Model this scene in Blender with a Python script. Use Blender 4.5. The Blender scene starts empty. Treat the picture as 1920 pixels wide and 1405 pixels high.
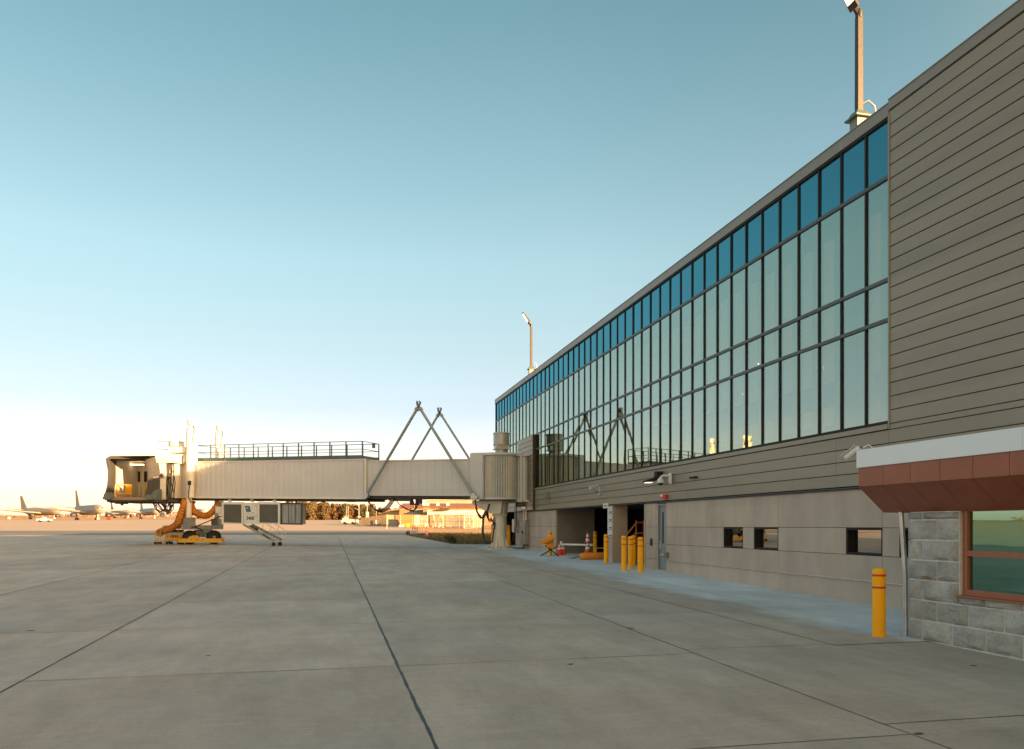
import bpy, math, random
from math import sin, cos, tan, pi, radians, sqrt, atan2
from mathutils import Vector, Matrix
random.seed(7)
D = bpy.data
scene = bpy.context.scene
COL = scene.collection

# ------------------------------------------------------------------ frame of reference
# X points into the terminal (its facade is the plane X = 11.8), Y runs along the facade, Z up.
F = 1500.0
H = 2.0
TH = math.atan(344.0 / F)
ST, CT = sin(TH), cos(TH)
SLOPE = 0.012                      # the apron rises gently away from the terminal gate


def C(xc, d, z=0.0):               # right of / in front of the photographer -> world
    return Vector((d * ST + xc * CT, d * CT - xc * ST, z))


def depth(x, y):
    return x * ST + y * CT


def gz(x, y):
    return SLOPE * depth(x, y)


def at(px, py, d):                 # a point seen at a pixel of the photo, d metres away
    return C((px - 960) / F * d, d, H + (986 - py) / F * d)


def ground(px, py):                # a point of the ground
    d = F * H / (py - 968.0)
    p = C((px - 960) / F * d, d)
    p.z = gz(p.x, p.y)
    return p


def fy(px, X=11.8):                # Y of a facade point seen at column px
    k = (px - 616) * CT / F
    # X = k*(X*ST + Y*CT)
    return (X / k - X * ST) / CT


def zf(py, px, X=11.8):
    d = depth(X, fy(px, X))
    return H + (986 - py) / F * d


# ------------------------------------------------------------------ mesh builder
class MB:
    def __init__(s):
        s.v = []; s.f = []; s.m = []

    def add(s, vs, fs, mi=0):
        b = len(s.v)
        s.v += [Vector(p) for p in vs]
        s.f += [tuple(i + b for i in q) for q in fs]
        s.m += [mi] * len(fs)
        return s

    def box(s, x0, x1, y0, y1, z0, z1, mi=0):
        vs = [(x, y, z) for z in (z0, z1) for y in (y0, y1) for x in (x0, x1)]
        return s.add(vs, [(0, 2, 3, 1), (4, 5, 7, 6), (0, 1, 5, 4), (2, 6, 7, 3), (0, 4, 6, 2), (1, 3, 7, 5)], mi)

    def hexa(s, p, mi=0):          # 8 points, bottom ring then top ring
        return s.add(p, [(3, 2, 1, 0), (4, 5, 6, 7), (0, 1, 5, 4), (1, 2, 6, 5), (2, 3, 7, 6), (3, 0, 4, 7)], mi)

    def obox(s, c, ax, ay, az, hx, hy, hz, mi=0):
        c = Vector(c); ax = Vector(ax).normalized(); ay = Vector(ay).normalized(); az = Vector(az).normalized()
        p = []
        for k in (-1, 1):
            for (i, j) in ((-1, -1), (1, -1), (1, 1), (-1, 1)):
                p.append(c + ax * hx * i + ay * hy * j + az * hz * k)
        return s.hexa(p, mi)

    def quad(s, a, b, c, d, mi=0):
        return s.add([a, b, c, d], [(0, 1, 2, 3)], mi)

    def prism(s, poly, off, mi=0):  # closed outline (3-D points) pushed along off
        n = len(poly); off = Vector(off)
        vs = [Vector(p) for p in poly] + [Vector(p) + off for p in poly]
        fs = [tuple(range(n))[::-1], tuple(range(n, 2 * n))]
        fs += [(i, (i + 1) % n, n + (i + 1) % n, n + i) for i in range(n)]
        return s.add(vs, fs, mi)

    def tube(s, pts, r, n=8, mi=0, cap=True):
        pts = [Vector(p) for p in pts]
        rs = r if isinstance(r, (list, tuple)) else [r] * len(pts)
        b = len(s.v); ref = None
        for i, p in enumerate(pts):
            t = (pts[min(i + 1, len(pts) - 1)] - pts[max(i - 1, 0)]).normalized()
            if ref is None:
                ref = Vector((0, 0, 1)) if abs(t.z) < .9 else Vector((1, 0, 0))
            a = (ref - t * ref.dot(t)).normalized(); ref = a
            bb = t.cross(a)
            for k in range(n):
                an = 2 * pi * k / n
                s.v.append(p + (a * cos(an) + bb * sin(an)) * rs[i])
        for i in range(len(pts) - 1):
            for k in range(n):
                s.f.append((b + i * n + k, b + i * n + (k + 1) % n, b + (i + 1) * n + (k + 1) % n, b + (i + 1) * n + k)); s.m.append(mi)
        if cap:
            s.f.append(tuple(b + k for k in range(n))[::-1]); s.m.append(mi)
            e = b + (len(pts) - 1) * n
            s.f.append(tuple(e + k for k in range(n))); s.m.append(mi)
        return s

    def lathe(s, prof, c=(0, 0, 0), n=24, mi=0, axis=None):
        c = Vector(c); b = len(s.v)
        if axis is None:
            A, B_, Z = Vector((1, 0, 0)), Vector((0, 1, 0)), Vector((0, 0, 1))
        else:
            Z = Vector(axis).normalized()
            A = Z.orthogonal().normalized(); B_ = Z.cross(A)
        for (r, z) in prof:
            for k in range(n):
                an = 2 * pi * k / n
                s.v.append(c + A * (r * cos(an)) + B_ * (r * sin(an)) + Z * z)
        for i in range(len(prof) - 1):
            for k in range(n):
                s.f.append((b + i * n + k, b + i * n + (k + 1) % n, b + (i + 1) * n + (k + 1) % n, b + (i + 1) * n + k)); s.m.append(mi)
        s.f.append(tuple(b + k for k in range(n))[::-1]); s.m.append(mi)
        e = b + (len(prof) - 1) * n
        s.f.append(tuple(e + k for k in range(n))); s.m.append(mi)
        return s

    def build(s, name, mats, parent=None, org=None, smooth=None):
        if not isinstance(mats, (list, tuple)):
            mats = [mats]
        o_ = Vector(org) if org is not None else (ORG.get(parent.name, Vector()) if parent else Vector())
        me = D.meshes.new(name)
        me.from_pydata([tuple(p - o_) for p in s.v], [], s.f)
        for m in mats:
            me.materials.append(m)
        me.polygons.foreach_set('material_index', s.m)
        if smooth:
            me.polygons.foreach_set('use_smooth', [True] * len(me.polygons))
            me.set_sharp_from_angle(angle=radians(smooth))
        me.update()
        o = D.objects.new(name, me)
        COL.objects.link(o)
        if parent:
            o.parent = parent
        elif org is not None:
            o.location = o_
        ORG[o.name] = o_
        return o


ORG = {}


def tag(o, label=None, cat=None, group=None, kind=None):
    if label: o['label'] = label
    if cat: o['category'] = cat
    if group: o['group'] = group
    if kind: o['kind'] = kind
    return o


def thing(name, loc, label, cat, group=None):
    o = D.objects.new(name, None)
    COL.objects.link(o)
    o.location = Vector(loc)
    o.empty_display_size = .3
    ORG[o.name] = Vector(loc)
    return tag(o, label, cat, group)


def copy_tree(o, parent=None):
    c = o.copy(); COL.objects.link(c)
    if parent: c.parent = parent
    for ch in list(o.children):
        copy_tree(ch, c)
    return c


# ------------------------------------------------------------------ materials
def newmat(name):
    m = D.materials.new(name); m.use_nodes = True
    nt = m.node_tree
    return m, nt, nt.nodes['Principled BSDF'], nt.nodes['Material Output']


def node(nt, t, **k):
    n = nt.nodes.new(t)
    for a, b in k.items():
        if a.startswith('i_'):
            n.inputs[a[2:].replace('_', ' ')].default_value = b
        else:
            setattr(n, a, b)
    return n


def mathn(nt, op, a, b=None, clamp=False):
    n = nt.nodes.new('ShaderNodeMath'); n.operation = op; n.use_clamp = clamp
    for i, v in enumerate((a, b)):
        if v is None: continue
        if isinstance(v, (int, float)): n.inputs[i].default_value = v
        else: nt.links.new(v, n.inputs[i])
    return n.outputs[0]


def mixc(nt, fac, a, b, blend='MIX'):
    n = nt.nodes.new('ShaderNodeMix'); n.data_type = 'RGBA'; n.blend_type = blend
    ins = [i for i in n.inputs if i.enabled]
    for sck, v in zip((n.inputs[0], n.inputs[6], n.inputs[7]), (fac, a, b)):
        if isinstance(v, (int, float)): sck.default_value = v
        elif isinstance(v, tuple): sck.default_value = (*v, 1) if len(v) == 3 else v
        else: nt.links.new(v, sck)
    return n.outputs[2]


def noise(nt, vec, scale, detail=4, rough=.55, stretch=None):
    if stretch:
        mp = nt.nodes.new('ShaderNodeMapping'); mp.inputs['Scale'].default_value = stretch
        nt.links.new(vec, mp.inputs['Vector']); vec = mp.outputs[0]
    n = node(nt, 'ShaderNodeTexNoise'); n.inputs['Scale'].default_value = scale
    n.inputs['Detail'].default_value = detail; n.inputs['Roughness'].default_value = rough
    nt.links.new(vec, n.inputs['Vector'])
    return n.outputs['Fac']


def ramp(nt, fac, a, b, lo=0., hi=1.):
    n = nt.nodes.new('ShaderNodeMapRange'); n.clamp = True
    n.inputs[1].default_value = a; n.inputs[2].default_value = b
    n.inputs[3].default_value = lo; n.inputs[4].default_value = hi
    nt.links.new(fac, n.inputs[0])
    return n.outputs[0]


def coords(nt):
    g = nt.nodes.new('ShaderNodeNewGeometry')
    return g.outputs['Position']


def mat(name, col, rough=.5, metal=0., var=.12, scale=1.5, bump=0., bscale=40., spec=.5, dirt=None, stretch=None, obj=False, panel=None):
    m, nt, b, out = newmat(name)
    if obj:
        vec = nt.nodes.new('ShaderNodeTexCoord').outputs['Object']
    else:
        vec = coords(nt)
    f = noise(nt, vec, scale, 5, .6, stretch)
    lo = tuple(c * (1 - var) for c in col); hi = tuple(min(1, c * (1 + var)) for c in col)
    c = mixc(nt, ramp(nt, f, .3, .7), lo, hi)
    if dirt:
        f2 = noise(nt, vec, scale * .4 + .3, 6, .65)
        c = mixc(nt, ramp(nt, f2, .52, .75, 0, .7), c, dirt)
    if panel:                        # each cladding panel has its own slight tone
        y0, dy, z0, dz, amp = panel
        sp_ = nt.nodes.new('ShaderNodeSeparateXYZ'); nt.links.new(vec, sp_.inputs[0])
        cb = nt.nodes.new('ShaderNodeCombineXYZ')
        nt.links.new(mathn(nt, 'FLOOR', mathn(nt, 'DIVIDE', mathn(nt, 'SUBTRACT', sp_.outputs[1], y0), dy)), cb.inputs[0])
        nt.links.new(mathn(nt, 'FLOOR', mathn(nt, 'DIVIDE', mathn(nt, 'SUBTRACT', sp_.outputs[2], z0), dz)), cb.inputs[1])
        wn_ = nt.nodes.new('ShaderNodeTexWhiteNoise'); nt.links.new(cb.outputs[0], wn_.inputs['Vector'])
        kv = ramp(nt, wn_.outputs['Value'], 0, 1, 1 - amp, 1 + amp)
        kc = nt.nodes.new('ShaderNodeCombineColor')
        for i_ in range(3): nt.links.new(kv, kc.inputs[i_])
        c = mixc(nt, 1.0, c, kc.outputs[0], 'MULTIPLY')
    nt.links.new(c, b.inputs['Base Color'])
    b.inputs['Metallic'].default_value = metal
    b.inputs['Specular IOR Level'].default_value = spec
    f3 = noise(nt, vec, scale * 6, 3)
    nt.links.new(ramp(nt, f3, .2, .8, max(0.02, rough - .08), min(1, rough + .08)), b.inputs['Roughness'])
    if bump:
        bn = node(nt, 'ShaderNodeBump'); bn.inputs['Strength'].default_value = bump; bn.inputs['Distance'].default_value = .02
        nt.links.new(noise(nt, vec, bscale, 4), bn.inputs['Height'])
        nt.links.new(bn.outputs[0], b.inputs['Normal'])
    return m


def emit(name, col, s):
    m, nt, b, out = newmat(name)
    b.inputs['Base Color'].default_value = (*col, 1)
    b.inputs['Emission Color'].default_value = (*col, 1)
    b.inputs['Emission Strength'].default_value = s
    return m


def concrete(name, col, blue=None):
    m, nt, b, out = newmat(name)
    p = coords(nt)
    sep = nt.nodes.new('ShaderNodeSeparateXYZ'); nt.links.new(p, sep.inputs[0])
    sx = mathn(nt, 'FLOOR', mathn(nt, 'DIVIDE', mathn(nt, 'SUBTRACT', sep.outputs[0], .9), 4.45))
    sy = mathn(nt, 'FLOOR', mathn(nt, 'DIVIDE', mathn(nt, 'SUBTRACT', sep.outputs[1], 6.3), 4.4))
    cmb = nt.nodes.new('ShaderNodeCombineXYZ'); nt.links.new(sx, cmb.inputs[0]); nt.links.new(sy, cmb.inputs[1])
    wn = nt.nodes.new('ShaderNodeTexWhiteNoise'); nt.links.new(cmb.outputs[0], wn.inputs['Vector'])
    slab = ramp(nt, wn.outputs['Value'], 0, 1, .90, 1.08)
    big = ramp(nt, noise(nt, p, .35, 5, .62), .25, .75, .86, 1.12)
    mid = ramp(nt, noise(nt, p, 1.3, 8, .74, (1, .35, 1)), .3, .7, .80, 1.17)
    streak = ramp(nt, noise(nt, p, 9, 3, .6, (.18, 2.2, 1)), .3, .7, .93, 1.07)
    fine = ramp(nt, noise(nt, p, 55, 3, .7), .25, .75, .82, 1.18)
    k = mathn(nt, 'MULTIPLY', mathn(nt, 'MULTIPLY', slab, big), mathn(nt, 'MULTIPLY', mathn(nt, 'MULTIPLY', mid, streak), fine))
    base = col
    if blue:
        edge = mathn(nt, 'ADD', sep.outputs[0], mathn(nt, 'MULTIPLY', mathn(nt, 'SUBTRACT', noise(nt, p, 1.1, 6, .7, (1, .5, 1)), .5), 1.9))
        base = mixc(nt, ramp(nt, edge, 8.55, 9.25), col, blue)
    hue = mixc(nt, ramp(nt, noise(nt, p, .22, 3), .35, .65), (1.03, 1, .95), (.97, 1.0, 1.03))
    c = mixc(nt, 1.0, base, hue, 'MULTIPLY')
    kk = nt.nodes.new('ShaderNodeCombineColor')
    for i in range(3): nt.links.new(k, kk.inputs[i])
    c = mixc(nt, 1.0, c, kk.outputs[0], 'MULTIPLY')
    # stains: rusty patches, oil drips, pale spatter
    st = ramp(nt, noise(nt, p, .55, 7, .72), .60, .74, 0, .45)
    c = mixc(nt, st, c, tuple(x * f for x, f in zip(col, (.84, .72, .58))))
    oil = ramp(nt, noise(nt, p, 2.6, 6, .75, (1, .6, 1)), .645, .74, 0, .5)
    c = mixc(nt, oil, c, tuple(x * .5 for x in col))
    sp = ramp(nt, noise(nt, p, 3.4, 7, .78), .67, .78, 0, .45)
    c = mixc(nt, sp, c, tuple(min(1, x * 1.5) for x in col))
    nt.links.new(c, b.inputs['Base Color'])
    nt.links.new(ramp(nt, noise(nt, p, .8, 4), .3, .7, .62, .85), b.inputs['Roughness'])
    b.inputs['Specular IOR Level'].default_value = .35
    bn = node(nt, 'ShaderNodeBump'); bn.inputs['Strength'].default_value = .35; bn.inputs['Distance'].default_value = .01
    nt.links.new(noise(nt, p, 40, 5, .7, (.5, 1.6, 1)), bn.inputs['Height'])
    nt.links.new(bn.outputs[0], b.inputs['Normal'])
    return m


def glass(name, tint, refl, lo, hi, rough=.01):
    m, nt, b, out = newmat(name)
    nt.nodes.remove(b)
    t = node(nt, 'ShaderNodeBsdfTransparent'); t.inputs[0].default_value = (*tint, 1)
    g = node(nt, 'ShaderNodeBsdfGlossy'); g.inputs['Color'].default_value = (*refl, 1); g.inputs['Roughness'].default_value = rough
    lw = node(nt, 'ShaderNodeLayerWeight'); lw.inputs[0].default_value = .5
    f = ramp(nt, mathn(nt, 'POWER', lw.outputs['Facing'], 2.), 0, 1, lo, hi)
    # faint waviness of the panes
    bn = node(nt, 'ShaderNodeBump'); bn.inputs['Strength'].default_value = .02; bn.inputs['Distance'].default_value = .05
    nt.links.new(noise(nt, coords(nt), .9, 2), bn.inputs['Height'])
    nt.links.new(bn.outputs[0], g.inputs['Normal'])
    mx = node(nt, 'ShaderNodeMixShader')
    nt.links.new(f, mx.inputs[0]); nt.links.new(t.outputs[0], mx.inputs[1]); nt.links.new(g.outputs[0], mx.inputs[2])
    nt.links.new(mx.outputs[0], out.inputs[0])
    return m


def spandrel_mat(name):
    m, nt, b, out = newmat(name)
    nt.nodes.remove(b)
    t = node(nt, 'ShaderNodeBsdfDiffuse'); t.inputs[0].default_value = (.015, .07, .10, 1)
    g = node(nt, 'ShaderNodeBsdfGlossy'); g.inputs['Color'].default_value = (.15, .46, .56, 1); g.inputs['Roughness'].default_value = .02
    lw = node(nt, 'ShaderNodeLayerWeight'); lw.inputs[0].default_value = .5
    f = ramp(nt, mathn(nt, 'POWER', lw.outputs['Facing'], 2.), 0, 1, .25, .95)
    mx = node(nt, 'ShaderNodeMixShader')
    nt.links.new(f, mx.inputs[0]); nt.links.new(t.outputs[0], mx.inputs[1]); nt.links.new(g.outputs[0], mx.inputs[2])
    nt.links.new(mx.outputs[0], out.inputs[0])
    return m


def block_mat(name, rock):
    m, nt, b, out = newmat(name)
    p = coords(nt)
    v = node(nt, 'ShaderNodeTexVoronoi'); v.inputs['Scale'].default_value = 5
    nt.links.new(p, v.inputs['Vector'])
    f = noise(nt, p, 3.0, 8, .7)
    c = mixc(nt, ramp(nt, f, .3, .7), (.39, .365, .33), (.66, .615, .56))
    rust = ramp(nt, noise(nt, p, 1.6, 6, .7), .56, .72, 0, .6)
    c = mixc(nt, rust, c, (.20, .155, .14))
    sp = ramp(nt, noise(nt, p, 60, 3, .8), .62, .72, 0, .35)
    c = mixc(nt, sp, c, (.42, .41, .40))
    gi = nt.nodes.new('ShaderNodeNewGeometry')
    kv = ramp(nt, gi.outputs['Random Per Island'], 0, 1, .84, 1.14)
    kc = nt.nodes.new('ShaderNodeCombineColor')
    for i_ in range(3): nt.links.new(kv, kc.inputs[i_])
    c = mixc(nt, 1.0, c, kc.outputs[0], 'MULTIPLY')
    pit = ramp(nt, noise(nt, p, 24, 6, .75), .34, .46, .22, 0)
    c = mixc(nt, pit, c, (.10, .095, .09))
    nt.links.new(c, b.inputs['Base Color'])
    b.inputs['Roughness'].default_value = .9
    bn = node(nt, 'ShaderNodeBump'); bn.inputs['Strength'].default_value = 1.0 if rock else .3; bn.inputs['Distance'].default_value = .07
    nt.links.new(noise(nt, p, 12, 8, .72), bn.inputs['Height'])
    nt.links.new(bn.outputs[0], b.inputs['Normal'])
    return m


M = {}
PITCH = .293
M['siding'] = mat('metal_siding', (.255, .218, .155), .42, .0, .09, .8, .02, 60, .5, stretch=(1, .15, 1), panel=(.6, 8.17, 4.085, PITCH, .045))
M['siding_dark'] = mat('siding_backing', (.050, .030, .022), .8, 0, .1)
M['fascia'] = mat('parapet_metal', (.21, .19, .155), .40, 0, .06, .6, stretch=(1, .2, 1))
M['precast'] = mat('precast_panel', (.48, .373, .298), .82, 0, .13, 1.1, .25, 70, .3, dirt=(.405, .33, .255), panel=(15.265, 4.155, 1.33, .625, .06), stretch=(1, 1, .35))
M['precast_shade'] = mat('precast_in_shade', (.20, .17, .14), .85, 0, .12, 1.2, .2, 60, .3)  # darker copy of the precast, recess shade put into its colour
M['frame'] = mat('bronze_frame', (.022, .018, .015), .62, 0, .1, 3, spec=.2)
M['frame_lip'] = mat('transom_metal', (.075, .08, .072), .5, .2, .08, 3)
M['spandrel'] = spandrel_mat('spandrel_glass')
M['glass'] = glass('vision_glass', (.80, .72, .65), (.58, .71, .63), .23, .98)
M['glass_dk'] = glass('dark_glass', (.25, .27, .25), (.85, .83, .78), .40, .97)
M['glass_green'] = glass('green_glass', (.24, .52, .55), (.32, .62, .53), .42, .97)
M['pane'] = glass('clear_pane', (.75, .80, .80), (.9, .9, .9), .10, .7)
M['inner'] = mat('interior_paint', (.30, .28, .26), .8, 0, .08, .5)
M['inner_col'] = mat('interior_column', (.95, .68, .56), .7, 0, .04, .7)
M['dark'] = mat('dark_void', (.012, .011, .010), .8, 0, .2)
M['lightspot'] = emit('downlight', (1, .85, .6), 2)
M['silver'] = mat('galvanised', (.52, .53, .54), .35, .8, .18, 5)
M['steel_grey'] = mat('grey_steel', (.22, .225, .22), .45, .3, .15, 3)
M['rail'] = mat('rail_green_grey', (.075, .115, .115), .45, .2, .1, 3)
M['strut'] = mat('strut_steel', (.25, .28, .275), .38, .3, .12, 3)
M['cream'] = mat('bridge_paint', (.555, .54, .545), .45, 0, .05, .5, .02, 30, dirt=(.49, .47, .47), stretch=(.5, .5, 2))
M['cream_lt'] = mat('bridge_white', (.66, .63, .57), .42, 0, .06, .9, dirt=(.52, .49, .43))
M['pedestal'] = mat('pedestal_paint', (.62, .585, .52), .45, 0, .06, .9, dirt=(.54, .5, .44))
M['ribmetal'] = mat('roll_curtain_metal', (.40, .385, .36), .40, .25, .10, 2.5)
M['under'] = mat('underframe', (.05, .042, .036), .7, 0, .2, 2)
M['bellow'] = mat('bellows_fabric', (.052, .052, .052), .85, 0, .2, 1.2, .3, 20)
M['bellow_pad'] = mat('bumper_pad', (.11, .135, .145), .7, 0, .12, 2)
M['rubber'] = mat('tyre_rubber', (.012, .011, .011), .75, 0, .25, 6)
M['cable'] = mat('black_cable', (.012, .011, .011), .5, 0, .2, 6)
M['yellow'] = mat('bollard_yellow', (.99, .41, .003), .5, 0, .05, 4, .03, 40, .25, dirt=(.78, .34, .01))
M['yellow_eq'] = mat('equipment_yellow', (.58, .31, .02), .45, 0, .12, 3, dirt=(.42, .20, .03))
M['redband'] = mat('red_band', (.55, .02, .012), .5, 0, .08)
M['orange_duct'] = mat('orange_duct', (.44, .155, .012), .6, 0, .12, 3, .1, 30, dirt=(.33, .11, .015))
M['orange'] = mat('orange_sleeve', (.75, .26, .015), .6, 0, .08, 3)
M['stand'] = mat('stand_shaded_orange', (.45, .10, .012), .6, 0, .1, 3)  # orange made darker so the colour itself holds the recess shade
M['cone'] = mat('cone_orange', (.75, .06, .02), .5, 0, .08, 4)
M['cone_white'] = mat('cone_collar', (.75, .73, .68), .4, 0, .06, 4)
M['white'] = mat('white_metal', (.72, .74, .75), .35, 0, .03, 1.5)
M['copper'] = mat('copper_panel', (.27, .073, .028), .40, .1, .10, 1.2, .02, 30)
M['copper_frame'] = mat('copper_frame', (.33, .105, .05), .42, .1, .06, 2)
M['block'] = block_mat('split_face_block', True)
M['mortar'] = mat('mortar', (.62, .59, .54), .9, 0, .12, 8, .3, 80)
M['grille'] = mat('condenser_grille', (.13, .125, .11), .6, .2, .12, 2)
M['acwhite'] = mat('cabinet_white', (.66, .65, .62), .42, 0, .05, 2, dirt=(.55, .53, .49))
M['coil'] = mat('condenser_coil', (.26, .27, .265), .45, .2, .35, 1.6, stretch=(3, 3, .4))
M['navy'] = mat('logo_navy', (.012, .03, .05), .5, 0, .05)
M['teal'] = mat('logo_teal', (.01, .16, .22), .5, 0, .05)
M['ink'] = mat('black_ink', (.01, .01, .01), .6, 0, .05)
M['door_grey'] = mat('door_paint', (.20, .225, .235), .45, 0, .06, 1.2)
M['fixture'] = mat('fixture_grey', (.62, .63, .64), .45, 0, .05, 3)
M['red'] = mat('alarm_red', (.60, .03, .02), .4, 0, .05)
M['lamp'] = emit('lamp_face', (1, .74, .42), .7)
M['pole_bronze'] = mat('pole_bronze', (.042, .034, .027), .42, .3, .1, 3)
M['plane'] = mat('tanker_grey', (.22, .20, .18), .45, 0, .06, .4)
M['plane_dk'] = mat('engine_dark', (.045, .05, .06), .5, .2, .15, 1)
M['roof_rust'] = mat('rust_roof', (.24, .10, .05), .7, 0, .12, .4)
M['wall_cream'] = mat('cream_wall', (.23, .16, .095), .8, 0, .08, .4)
M['wall_tan'] = mat('tan_shed_wall', (.24, .18, .125), .8, 0, .10, .6)
M['wall_pale'] = mat('pale_wall', (.31, .245, .185), .8, 0, .06, .4)
M['cont_yellow'] = mat('ochre_container', (.42, .225, .06), .6, 0, .08, .8)
M['brick'] = mat('brown_brick', (.32, .15, .08), .85, 0, .15, 3)
M['equip_white'] = mat('equipment_white', (.50, .465, .42), .5, 0, .08, 1)
M['equip_grey'] = mat('equipment_grey', (.20, .20, .20), .6, .1, .2, 1)
M['bark'] = mat('bark', (.15, .095, .06), .9, 0, .2, 2)
M['leaf_brown'] = mat('bare_twigs', (.165, .097, .043), .9, 0, .3, .15)
M['leaf_green'] = mat('pine_needles', (.05, .055, .02), .9, 0, .3, .2)
M['leaf_olive'] = mat('olive_crown', (.09, .072, .03), .9, 0, .3, .2)
M['grass_soil'] = mat('grass_soil', (.10, .075, .03), .95, 0, .3, .5, .5, 10, dirt=(.06, .055, .02))
M['grass_blade'] = mat('grass_blade', (.15, .105, .04), .9, 0, .35, .35)
M['weed'] = mat('dark_weed', (.05, .055, .018), .9, 0, .3, 1)
M['field'] = mat('dry_field', (.36, .21, .085), .95, 0, .18, .05, dirt=(.28, .15, .06))
M['asphalt'] = mat('asphalt', (.135, .132, .128), .85, 0, .12, .12, .2, 30)
M['far_apron'] = mat('far_apron', (.37, .275, .20), .85, 0, .06, .03, dirt=(.34, .25, .18), stretch=(1, .2, 1))
M['apron'] = concrete('apron_concrete', (.368, .300, .252))
M['walk'] = concrete('sidewalk_concrete', (.368, .300, .252), (.47, .485, .51))
M['sealant'] = mat('joint_sealant', (.014, .013, .013), .6, 0, .3, 8)
M['joint'] = mat('joint_dark', (.055, .046, .038), .9, 0, .4, 3)

# ------------------------------------------------------------------ camera
cam = D.cameras.new('camera'); cob = D.objects.new('camera', cam); COL.objects.link(cob)
cam.sensor_width = 36; cam.lens = F / 1920 * 36
cam.shift_y = 283.5 / 1920
cam.clip_end = 9000; cam.clip_start = .1
cob.location = (0, 0, H)
cob.rotation_euler = (radians(90), 0, -TH)
scene.camera = cob

# ------------------------------------------------------------------ light
SUN_EL = 9.3
sdir = Vector((44, -52, 0)).normalized()
sdir = Vector((sdir.x * cos(radians(SUN_EL)), sdir.y * cos(radians(SUN_EL)), sin(radians(SUN_EL))))
sl = D.lights.new('sun', 'SUN'); so = D.objects.new('sun', sl); COL.objects.link(so)
sl.energy = 5.0; sl.angle = radians(.5); sl.color = (1, .60, .29)
so.rotation_euler = sdir.to_track_quat('Z', 'Y').to_euler()
so.location = (60, -70, 40)
w = D.worlds.new('World'); scene.world = w; w.use_nodes = True
nt = w.node_tree
bg = nt.nodes['Background']
sky = nt.nodes.new('ShaderNodeTexSky'); sky.sky_type = 'NISHITA'; sky.sun_disc = False
sky.sun_elevation = radians(SUN_EL); sky.sun_rotation = atan2(sdir.x, sdir.y)
sky.air_density = 1.2; sky.dust_density = 1.5; sky.ozone_density = 1.0; sky.altitude = 30
# the clear dusk sky: deep teal overhead, pale cream low down away from the sun, warm round the sun
tc = nt.nodes.new('ShaderNodeTexCoord')
sepw = nt.nodes.new('ShaderNodeSeparateXYZ'); nt.links.new(tc.outputs['Generated'], sepw.inputs[0])
cr = nt.nodes.new('ShaderNodeValToRGB'); cr.color_ramp.interpolation = 'LINEAR'
el = cr.color_ramp.elements
STOPS = [(.000, (2.0, 1.75, 3.0)), (.035, (1.18, 1.05, 1.72)), (.07, (.76, .69, 1.0)), (.14, (.59, .565, .745)), (.21, (.60, .595, .63)), (.31, (.63, .675, .645)), (.42, (.55, .635, .58)), (.56, (.43, .565, .495)), (.76, (1.3, 1.25, .95)), (1.0, (2.5, 2.1, 1.5))]
while len(el) < len(STOPS): el.new(.5)
for e_, (p_, c_) in zip(el, STOPS): e_.position = p_
for e_, (p_, c_) in zip(el, STOPS): e_.color = (*c_, 1)
nt.links.new(sepw.outputs[2], cr.inputs[0])
dt = nt.nodes.new('ShaderNodeVectorMath'); dt.operation = 'DOT_PRODUCT'
nt.links.new(tc.outputs['Generated'], dt.inputs[0]); dt.inputs[1].default_value = (44 / 68.1, -52 / 68.1, 0)
mr = nt.nodes.new('ShaderNodeMapRange'); mr.interpolation_type = 'SMOOTHSTEP'; mr.clamp = True
mr.inputs[1].default_value = -.2; mr.inputs[2].default_value = .35
nt.links.new(dt.outputs['Value'], mr.inputs[0])
tint = mixc(nt, mr.outputs[0], cr.outputs[0], (1.45, 1.02, .62))
g1 = nt.nodes.new('ShaderNodeMapRange'); g1.clamp = True
for i_, v_ in enumerate((-1, -.5, .90, 1.17)): g1.inputs[i_ + 1].default_value = v_
nt.links.new(dt.outputs['Value'], g1.inputs[0])
gc = nt.nodes.new('ShaderNodeCombineColor')
for i_ in range(3): nt.links.new(g1.outputs[0], gc.inputs[i_])
tint = mixc(nt, 1.0, tint, gc.outputs[0], 'MULTIPLY')
skyc = mixc(nt, 1.0, sky.outputs[0], tint, 'MULTIPLY')
nt.links.new(skyc, bg.inputs[0])
bg.inputs[1].default_value = .10
vs = scene.view_settings
vs.view_transform = 'Standard'; vs.look = 'None'; vs.gamma = 1; vs.exposure = 2.0
scene.cycles.max_bounces = 8
scene.cycles.transparent_max_bounces = 12
scene.cycles.use_denoising = True

# ------------------------------------------------------------------ ground
def sheet(name, pts, m, lift, kind='structure', thick=0):
    mb = MB()
    vs_ = [Vector((p[0], p[1], gz(p[0], p[1]) + lift)) for p in pts]
    mb.add(vs_, [tuple(range(len(vs_)))])
    o = mb.build(name, m)
    tag(o, kind=kind)
    return o


def cw(xc, d):
    p = C(xc, d); return (p.x, p.y)


def gp(px, py):
    p = ground(px, py); return (p.x, p.y)


sheet('ground', [(-3500, -3500), (3500, -3500), (3500, 4500), (-3500, 4500)], M['field'], -.06)
sheet('taxiway', [cw(-900, 83.3), cw(-11.2, 83.3), cw(-9, 94), cw(-14, 120), cw(-28, 190), cw(-42, 240), cw(-80, 395), cw(-160, 430), cw(-330, 440), cw(-900, 440)], M['far_apron'], -.015)
sheet('service_road', [cw(-75, 83.3), cw(-11.2, 83.3), cw(-9, 94), cw(-12.5, 111), cw(-75, 109)], M['asphalt'], 0.004)

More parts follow.
